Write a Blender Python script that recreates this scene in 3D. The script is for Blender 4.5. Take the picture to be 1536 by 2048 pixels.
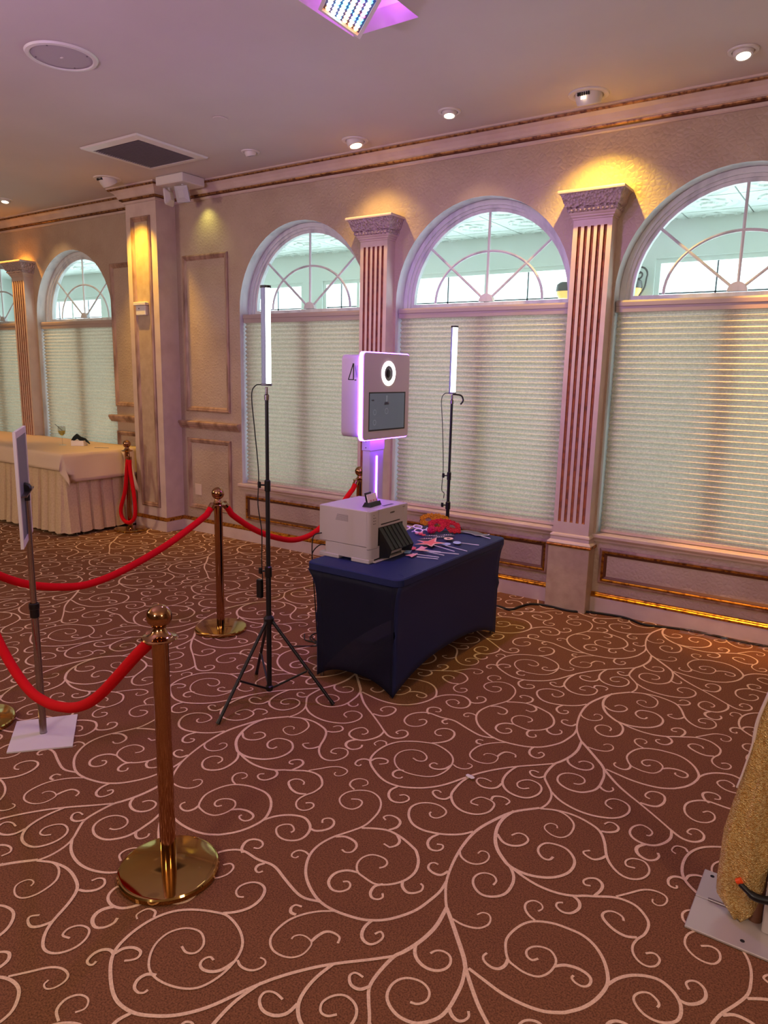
import bpy, bmesh, math, random
import numpy as np
from mathutils import Vector, Matrix
random.seed(7)
for _o in list(bpy.data.objects):
    bpy.data.objects.remove(_o)
SC = bpy.context.scene
COL = SC.collection

# ------------------------------------------------------------------ camera, world, exposure
CAM_F, CAM_P, CAM_YAW, CAM_ROLL, CAM_H = 1438.76, 0.18996, 0.59327, 0.02167, 1.7273
def camera():
    cy, sy, cp, sp = math.cos(CAM_YAW), math.sin(CAM_YAW), math.cos(CAM_P), math.sin(CAM_P)
    r = Vector((cy, sy, 0)); w = Vector((-sy*cp, cy*cp, -sp)); u = r.cross(w)
    c, s = math.cos(CAM_ROLL), math.sin(CAM_ROLL)
    r2 = r*c + u*s; u2 = u*c - r*s
    cam = bpy.data.cameras.new('camera'); o = bpy.data.objects.new('camera', cam); COL.objects.link(o)
    cam.sensor_fit = 'VERTICAL'; cam.sensor_height = 36.0; cam.lens = 36.0*CAM_F/2048.0
    cam.clip_start = 0.05; cam.clip_end = 200
    m = Matrix((r2, u2, -w)).transposed().to_4x4(); m.translation = Vector((0, 0, CAM_H))
    o.matrix_world = m
    SC.camera = o
camera()
SC.view_settings.view_transform = 'Standard'; SC.view_settings.look = 'None'
SC.view_settings.exposure = -0.25; SC.view_settings.gamma = 1.0
SC.view_settings.use_curve_mapping = False
SC.cycles.max_bounces = 6; SC.cycles.diffuse_bounces = 3; SC.cycles.glossy_bounces = 3; SC.cycles.transmission_bounces = 4; SC.cycles.transparent_max_bounces = 8; SC.cycles.adaptive_threshold = 0.04
W = bpy.data.worlds.new('sky'); SC.world = W; W.use_nodes = True
W.node_tree.nodes['Background'].inputs[0].default_value = (0.80, 0.95, 1.0, 1)
W.node_tree.nodes['Background'].inputs[1].default_value = 6.4

def lamp(name, kind, loc, energy, color, size=0.1, aim=None, **kw):
    l = bpy.data.lights.new(name, kind); l.energy = energy; l.color = color
    if kind == 'AREA': l.size = size
    elif kind in ('POINT', 'SPOT'): l.shadow_soft_size = size
    for k, v in kw.items():
        if k == 'portal': l.cycles.is_portal = True
        else: setattr(l, k, v)
    o = bpy.data.objects.new(name, l); COL.objects.link(o); o.location = loc
    if aim is not None:
        o.rotation_euler = (Vector(aim)-Vector(loc)).to_track_quat('-Z', 'Y').to_euler()
    return o
WARM = (1.0, 0.66, 0.42); PINK = (1.0, 0.60, 0.62); VIOLET = (0.42, 0.10, 1.0)
# warm fill lights added out of view, no fixtures behind them
lamp('added_fill_light', 'POINT', (-1.2, -2.2, 2.5), 165, (1.0, 0.84, 0.72), 0.30)
lamp('added_fill_light', 'POINT', (2.0, 0.6, 2.5), 110, (1.0, 0.76, 0.56), 0.30)
lamp('added_fill_light', 'POINT', (-7.6, -0.6, 2.5), 230, (1.0, 0.80, 0.52), 0.30)
lamp('added_ceiling_tint', 'SPOT', (-3.4, -0.4, 1.9), 260, (0.74, 0.52, 1.0), 0.15, aim=(-3.4, 1.2, 3.5), spot_size=math.radians(150), spot_blend=1.0)  # violet uplight added out of view to tint the ceiling

# ------------------------------------------------------------------ helpers
def lin(c): c /= 255.0; return c/12.92 if c <= 0.04045 else ((c+0.055)/1.055)**2.4
def rgb(r, g, b): return (lin(r), lin(g), lin(b), 1.0)
def V3(*a): return Vector(a)
MATS = {}
def mat(name, col, rough=0.5, metal=0.0, spec=0.5, emit=None, estr=0.0, bump=None, mottle=None, coat=0.0, alpha=None):
    m = bpy.data.materials.new(name); m.use_nodes = True; nt = m.node_tree; b = nt.nodes['Principled BSDF']
    b.inputs['Base Color'].default_value = rgb(*col); b.inputs['Roughness'].default_value = rough
    b.inputs['Metallic'].default_value = metal; b.inputs['Specular IOR Level'].default_value = spec
    b.inputs['Coat Weight'].default_value = coat
    if emit: b.inputs['Emission Color'].default_value = rgb(*emit); b.inputs['Emission Strength'].default_value = estr
    if alpha is not None: b.inputs['Alpha'].default_value = alpha
    tc = None
    def coord():
        nonlocal tc
        if tc is None: tc = nt.nodes.new('ShaderNodeTexCoord')
        return tc.outputs['Object']
    if mottle:                                  # (second colour, scale, amount, [stretch])
        c2, sc, lo, hi = mottle[:4]
        n = nt.nodes.new('ShaderNodeTexNoise'); n.inputs['Scale'].default_value = sc; n.inputs['Detail'].default_value = 5
        if len(mottle) > 4:
            mp = nt.nodes.new('ShaderNodeMapping'); mp.inputs['Scale'].default_value = mottle[4]
            nt.links.new(coord(), mp.inputs[0]); nt.links.new(mp.outputs[0], n.inputs[0])
        else: nt.links.new(coord(), n.inputs[0])
        r = nt.nodes.new('ShaderNodeValToRGB'); r.color_ramp.elements[0].position = lo; r.color_ramp.elements[1].position = hi
        r.color_ramp.elements[0].color = rgb(*col); r.color_ramp.elements[1].color = rgb(*c2)
        nt.links.new(n.outputs['Fac'], r.inputs[0]); nt.links.new(r.outputs[0], b.inputs['Base Color'])
    if bump:                                    # (kind, scale, strength, distance)
        k, sc, st, di = bump
        if k == 'noise':
            n = nt.nodes.new('ShaderNodeTexNoise'); n.inputs['Detail'].default_value = 6; out = n.outputs['Fac']
        elif k == 'crackle':
            n = nt.nodes.new('ShaderNodeTexVoronoi'); n.feature = 'DISTANCE_TO_EDGE'; out = n.outputs['Distance']
        else:
            n = nt.nodes.new('ShaderNodeTexVoronoi'); out = n.outputs['Distance']
        n.inputs['Scale'].default_value = sc; nt.links.new(coord(), n.inputs[0])
        bp = nt.nodes.new('ShaderNodeBump'); bp.inputs['Strength'].default_value = st; bp.inputs['Distance'].default_value = di
        nt.links.new(out, bp.inputs['Height']); nt.links.new(bp.outputs[0], b.inputs['Normal'])
    MATS[name] = m
    return m
OFF = {}
def put(o, parent):
    COL.objects.link(o)
    if parent is not None:
        o.parent = parent
    return o
def tag(o, label=None, cat=None, group=None, kind=None):
    if label: o['label'] = label
    if cat: o['category'] = cat
    if group: o['group'] = group
    if kind: o['kind'] = kind
    return o
def thing(name, label, cat, loc=(0, 0, 0), group=None, kind=None, rz=0.0):
    o = bpy.data.objects.new(name, None); COL.objects.link(o); o.location = loc; o.rotation_euler = (0, 0, rz)
    o.empty_display_size = 0.1
    OFF[o.name] = Vector(loc)
    return tag(o, label, cat, group, kind)
def off(parent): return OFF.get(parent.name, Vector((0, 0, 0))) if parent is not None else Vector((0, 0, 0))
def mesh(name, verts, faces, m, parent=None, smooth=False):
    d = off(parent)
    me = bpy.data.meshes.new(name)
    me.from_pydata([tuple(Vector(v)-d) for v in verts], [], faces)
    me.materials.append(MATS[m] if isinstance(m, str) else m)
    bm = bmesh.new(); bm.from_mesh(me); bmesh.ops.recalc_face_normals(bm, faces=bm.faces); bm.to_mesh(me); bm.free()
    if smooth:
        for p in me.polygons: p.use_smooth = True
    o = bpy.data.objects.new(name, me); put(o, parent); OFF[o.name] = d
    return o
def bmobj(name, bm, m, parent=None, smooth=False):
    d = off(parent)
    bmesh.ops.translate(bm, verts=bm.verts, vec=-d)
    bmesh.ops.recalc_face_normals(bm, faces=bm.faces)
    me = bpy.data.meshes.new(name); bm.to_mesh(me); bm.free()
    me.materials.append(MATS[m] if isinstance(m, str) else m)
    if smooth:
        for p in me.polygons: p.use_smooth = True
    o = bpy.data.objects.new(name, me); put(o, parent); OFF[o.name] = d
    return o
def auto(o, ang=0.6):
    me = o.data
    for p in me.polygons: p.use_smooth = True
    bm = bmesh.new(); bm.from_mesh(me)
    for e in bm.edges:
        if len(e.link_faces) == 2 and e.calc_face_angle() > ang: e.smooth = False
    bm.to_mesh(me); bm.free()
    return o
def addbox(bm, x0, x1, y0, y1, z0, z1, bev=0.0, seg=1, rot=None, at=None):
    r = bmesh.ops.create_cube(bm, size=1.0)
    vs = r['verts']
    bmesh.ops.scale(bm, vec=(x1-x0, y1-y0, z1-z0), verts=vs)
    if bev > 0:
        es = list({e for v in vs for e in v.link_edges})
        q = bmesh.ops.bevel(bm, geom=es, offset=bev, segments=seg, affect='EDGES', profile=0.5)
        vs = list({v for f in q['faces'] for v in f.verts} | {v for v in vs if v.is_valid})
    c = Vector(((x0+x1)/2, (y0+y1)/2, (z0+z1)/2))
    if rot is not None: bmesh.ops.transform(bm, matrix=rot.to_4x4(), verts=vs)
    bmesh.ops.translate(bm, vec=c, verts=vs)
    return vs
def box(name, x0, x1, y0, y1, z0, z1, m, parent=None, bev=0.0, seg=1):
    bm = bmesh.new(); addbox(bm, x0, x1, y0, y1, z0, z1, bev, seg)
    o = bmobj(name, bm, m, parent)
    return auto(o, 0.9) if bev and seg > 1 else o
def spline(pts, n=6, closed=False):
    P = [Vector(p) for p in pts]
    if len(P) < 3: return P
    out = []
    N = len(P)
    for i in range(N if closed else N-1):
        a = P[(i-1) % N] if (closed or i > 0) else P[0]*2-P[1]
        b = P[i]; c = P[(i+1) % N]
        d = P[(i+2) % N] if (closed or i+2 < N) else P[-1]*2-P[-2]
        for k in range(n):
            t = k/n
            out.append(0.5*((2*b)+(c-a)*t+(2*a-5*b+4*c-d)*t*t+(3*b-a-3*c+d)*t*t*t))
    if not closed: out.append(P[-1])
    return out
def addtube(bm, pts, r, seg=8, closed=False, cap=True, flat=1.0):
    P = [Vector(p) for p in pts]; N = len(P)
    rings = []; up = None
    for i, p in enumerate(P):
        if closed: t = P[(i+1) % N]-P[i-1]
        else: t = P[min(i+1, N-1)]-P[max(i-1, 0)]
        t.normalize()
        if up is None:
            up = Vector((0, 0, 1)) if abs(t.z) < 0.9 else Vector((1, 0, 0))
        up = (up-t*up.dot(t))
        up.normalize(); s = t.cross(up)
        rr = r[i] if isinstance(r, (list, tuple)) else r
        rings.append([bm.verts.new(p+(s*math.cos(a)+up*math.sin(a)*flat)*rr) for a in [2*math.pi*k/seg for k in range(seg)]])
    for i in range(N if closed else N-1):
        A = rings[i]; B = rings[(i+1) % N]
        for k in range(seg): bm.faces.new((A[k], A[(k+1) % seg], B[(k+1) % seg], B[k]))
    if cap and not closed:
        bm.faces.new(rings[0][::-1]); bm.faces.new(rings[-1])
def tube(name, pts, r, m, parent=None, seg=8, closed=False, smooth=True):
    bm = bmesh.new(); addtube(bm, pts, r, seg, closed)
    return auto(bmobj(name, bm, m, parent), 0.9) if smooth else bmobj(name, bm, m, parent)
def addlathe(bm, prof, loc=(0, 0, 0), seg=32, axis=None):
    rings = []; L = Vector(loc); q = axis
    for r, z in prof:
        if r < 1e-6: vs = [bm.verts.new((0, 0, z))]
        else: vs = [bm.verts.new((r*math.cos(2*math.pi*k/seg), r*math.sin(2*math.pi*k/seg), z)) for k in range(seg)]
        rings.append(vs)
    for A, B in zip(rings, rings[1:]):
        if len(A) == 1 and len(B) == 1: continue
        for k in range(seg):
            k2 = (k+1) % seg
            if len(A) == 1: bm.faces.new((A[0], B[k], B[k2]))
            elif len(B) == 1: bm.faces.new((A[k], A[k2], B[0]))
            else: bm.faces.new((A[k], A[k2], B[k2], B[k]))
    vs = [v for r in rings for v in r]
    if q is not None: bmesh.ops.transform(bm, matrix=q.to_4x4(), verts=vs)
    bmesh.ops.translate(bm, vec=L, verts=vs)
def lathe(name, prof, m, parent=None, loc=(0, 0, 0), seg=32, axis=None, ang=0.6):
    bm = bmesh.new(); addlathe(bm, prof, loc, seg, axis)
    return auto(bmobj(name, bm, m, parent), ang)
def toward(d): return Vector(d).to_track_quat('Z', 'Y').to_matrix()
def sweep(name, path, prof, m, parent=None, closed=False, smooth=False):
    # path: plan points; prof: (offset to the right of travel, z); mitred corners
    N = len(path); P = [Vector((p[0], p[1])) for p in path]
    def nrm(a, b):
        d = (b-a).normalized(); return Vector((d.y, -d.x))
    offs = []
    for i in range(N):
        ns = []
        if i > 0 or closed: ns.append(nrm(P[i-1], P[i]))
        if i < N-1 or closed: ns.append(nrm(P[i], P[(i+1) % N]))
        if len(ns) == 1: offs.append(ns[0])
        else:
            b = (ns[0]+ns[1]); offs.append(b/ (1+ns[0].dot(ns[1])))
    vs, fs = [], []; K = len(prof)
    for i in range(N):
        for d, z in prof: vs.append((P[i].x+offs[i].x*d, P[i].y+offs[i].y*d, z))
    for i in range(N if closed else N-1):
        j = (i+1) % N
        for k in range(K-1): fs.append((i*K+k, i*K+k+1, j*K+k+1, j*K+k))
    o = mesh(name, vs, fs, m, parent)
    return auto(o, 0.5) if smooth else o
def picture_frame(name, x0, x1, z0, z1, y, prof, m, parent=None, axis='y'):
    # moulding round a rectangle on a wall facing -y: prof (inward offset, depth out of the wall)
    vs, fs = [], []; K = len(prof)
    for sx, sz, cx, cz in ((1, 1, x0, z0), (-1, 1, x1, z0), (-1, -1, x1, z1), (1, -1, x0, z1)):
        for d, h in prof: vs.append((cx+sx*d, y-h, cz+sz*d))
    for i in range(4):
        j = (i+1) % 4
        for k in range(K-1): fs.append((i*K+k, i*K+k+1, j*K+k+1, j*K+k))
    return mesh(name, vs, fs, m, parent)
def clone(root, loc, label=None, group=None, rz=None):
    r = root.copy(); COL.objects.link(r); r.location = loc
    if rz is not None: r.rotation_euler = (0, 0, rz)
    if label: r['label'] = label
    if group: r['group'] = group
    for ch in root.children:
        c = ch.copy(); COL.objects.link(c); c.parent = r
        for g in ch.children:
            d = g.copy(); COL.objects.link(d); d.parent = c
    return r

# ------------------------------------------------------------------ materials
mat('carpet', (146, 98, 68), 0.95, spec=0.1, mottle=((102, 66, 46), 190.0, 0.38, 0.66), bump=('noise', 420, 0.5, 0.004))
mat('carpet_thread', (246, 212, 180), 0.9, spec=0.15, mottle=((222, 184, 152), 160.0, 0.35, 0.75), bump=('noise', 420, 0.4, 0.003))
mat('ceiling_paint', (214, 202, 198), 0.7, spec=0.3, mottle=((206, 194, 190), 1.1, 0.3, 0.7), bump=('noise', 3.0, 0.10, 0.02))
mat('wall_paint', (192, 170, 152), 0.42, spec=0.5, mottle=((174, 150, 132), 2.6, 0.35, 0.7), bump=('crackle', 30, 0.55, 0.010))
mat('panel_paint', (196, 172, 148), 0.42, spec=0.5, mottle=((180, 154, 130), 14, 0.35, 0.7), bump=('noise', 30, 0.15, 0.008))
mat('plain_wall', (128, 104, 88), 0.6)
mat('trim_paint', (214, 192, 182), 0.38, spec=0.5, mottle=((202, 178, 168), 6, 0.4, 0.7))
mat('antique_trim', (178, 144, 126), 0.38, spec=0.5, mottle=((112, 78, 62), 14, 0.42, 0.72, (1, 1, 0.25)))
mat('gilding', (206, 146, 62), 0.30, metal=0.9, mottle=((120, 70, 34), 34, 0.46, 0.66), bump=('noise', 60, 0.2, 0.004))
mat('dull_gilding', (168, 122, 78), 0.40, metal=0.55, mottle=((96, 58, 38), 30, 0.44, 0.62), bump=('noise', 60, 0.2, 0.004))
mat('louvre', (150, 138, 142), 0.6)
mat('speaker_cloth', (182, 170, 174), 0.7)
mat('dark_glaze', (92, 52, 34), 0.45, spec=0.4)
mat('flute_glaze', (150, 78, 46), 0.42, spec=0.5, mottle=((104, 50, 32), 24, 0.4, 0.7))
mat('window_paint', (222, 222, 226), 0.40, mottle=((188, 190, 196), 12, 0.45, 0.75, (1, 1, 0.3)))
mat('porch_paint', (232, 240, 236), 0.6)
mat('tin', (224, 232, 228), 0.45, spec=0.5)
mat('brass', (176, 132, 94), 0.09, metal=1.0)
mat('brass_plate', (190, 156, 92), 0.07, metal=1.0, bump=('noise', 3, 0.02, 0.01))
mat('velvet', (212, 6, 22), 0.85, spec=0.2, bump=('noise', 260, 0.35, 0.004))
mat('chrome', (176, 168, 170), 0.22, metal=1.0)
mat('steel', (150, 140, 142), 0.3, metal=1.0)
mat('black_metal', (20, 20, 26), 0.4, spec=0.5)
mat('black_plastic', (16, 16, 20), 0.35, spec=0.5)
mat('grey_plastic', (112, 116, 124), 0.45)
mat('slate_shell', (150, 168, 188), 0.45)
mat('white_plastic', (228, 220, 222), 0.32, spec=0.5)
mat('printer_shell', (200, 188, 190), 0.35, spec=0.5)
mat('rail_paint', (176, 160, 156), 0.4)
mat('booth_shell', (196, 184, 190), 0.35, spec=0.5)
mat('fixture_white', (224, 216, 212), 0.4)
mat('grille', (120, 108, 112), 0.6)
mat('vent_dark', (26, 22, 24), 0.8)
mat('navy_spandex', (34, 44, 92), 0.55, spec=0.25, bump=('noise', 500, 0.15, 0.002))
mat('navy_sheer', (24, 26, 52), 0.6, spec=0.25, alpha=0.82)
mat('tablecloth', (218, 190, 158), 0.85, spec=0.2, mottle=((206, 176, 146), 60, 0.4, 0.7), bump=('noise', 90, 0.1, 0.004))
mat('overcloth', (222, 196, 172), 0.85, spec=0.2, bump=('noise', 90, 0.1, 0.004))
mat('cord', (18, 16, 18), 0.6)
mat('paper_white', (236, 226, 224), 0.6)
mat('tube_glow', (255, 255, 255), 0.3, emit=(238, 248, 255), estr=7.0)
mat('ring_glow', (255, 255, 255), 0.3, emit=(255, 246, 236), estr=6.0)
mat('violet_glow', (255, 255, 255), 0.3, emit=(246, 222, 255), estr=5.0)
mat('lamp_warm', (255, 255, 255), 0.3, emit=(255, 232, 196), estr=6.0)
def glass_mat(name, tint, gloss_scale=1.0):
    m = bpy.data.materials.new(name); m.use_nodes = True; nt = m.node_tree; nt.nodes.clear()
    out = nt.nodes.new('ShaderNodeOutputMaterial'); mx = nt.nodes.new('ShaderNodeMixShader')
    tr = nt.nodes.new('ShaderNodeBsdfTransparent'); tr.inputs[0].default_value = tint
    gl = nt.nodes.new('ShaderNodeBsdfGlossy'); gl.inputs['Roughness'].default_value = 0.02
    fr = nt.nodes.new('ShaderNodeLayerWeight'); fr.inputs[0].default_value = 0.5
    pw = nt.nodes.new('ShaderNodeMath'); pw.operation = 'POWER'; pw.inputs[1].default_value = 5.0
    ml = nt.nodes.new('ShaderNodeMath'); ml.operation = 'MULTIPLY_ADD'; ml.inputs[1].default_value = 0.8*gloss_scale; ml.inputs[2].default_value = 0.04*gloss_scale
    nt.links.new(fr.outputs['Facing'], pw.inputs[0]); nt.links.new(pw.outputs[0], ml.inputs[0]); nt.links.new(ml.outputs[0], mx.inputs[0])
    nt.links.new(tr.outputs[0], mx.inputs[1]); nt.links.new(gl.outputs[0], mx.inputs[2]); nt.links.new(mx.outputs[0], out.inputs[0])
    MATS[name] = m
glass_mat('window_glass', (0.86, 0.95, 0.92, 1)); glass_mat('clear_glass', (0.95, 0.96, 0.95, 1), 2.6)
def blind_mat(name, col, ltrans):
    m = bpy.data.materials.new(name); m.use_nodes = True; nt = m.node_tree; nt.nodes.clear()
    out = nt.nodes.new('ShaderNodeOutputMaterial'); mx = nt.nodes.new('ShaderNodeMixShader'); mx.inputs[0].default_value = ltrans
    di = nt.nodes.new('ShaderNodeBsdfDiffuse'); tl = nt.nodes.new('ShaderNodeBsdfTranslucent')
    tc = nt.nodes.new('ShaderNodeTexCoord'); mp = nt.nodes.new('ShaderNodeMapping'); mp.inputs['Scale'].default_value = (1, 1, 1)
    n = nt.nodes.new('ShaderNodeTexNoise'); n.inputs['Scale'].default_value = 75; n.inputs['Detail'].default_value = 4
    r = nt.nodes.new('ShaderNodeValToRGB'); r.color_ramp.elements[0].position = 0.3; r.color_ramp.elements[1].position = 0.72
    c = rgb(*col); r.color_ramp.elements[0].color = (c[0]*0.72, c[1]*0.72, c[2]*0.72, 1); r.color_ramp.elements[1].color = c
    nt.links.new(tc.outputs['Object'], mp.inputs[0]); nt.links.new(mp.outputs[0], n.inputs[0]); nt.links.new(n.outputs['Fac'], r.inputs[0])
    for s in (di, tl): nt.links.new(r.outputs[0], s.inputs[0])
    nt.links.new(di.outputs[0], mx.inputs[1]); nt.links.new(tl.outputs[0], mx.inputs[2]); nt.links.new(mx.outputs[0], out.inputs[0])
    MATS[name] = m
blind_mat('blind_fabric', (228, 218, 200), 0.32)
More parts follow.
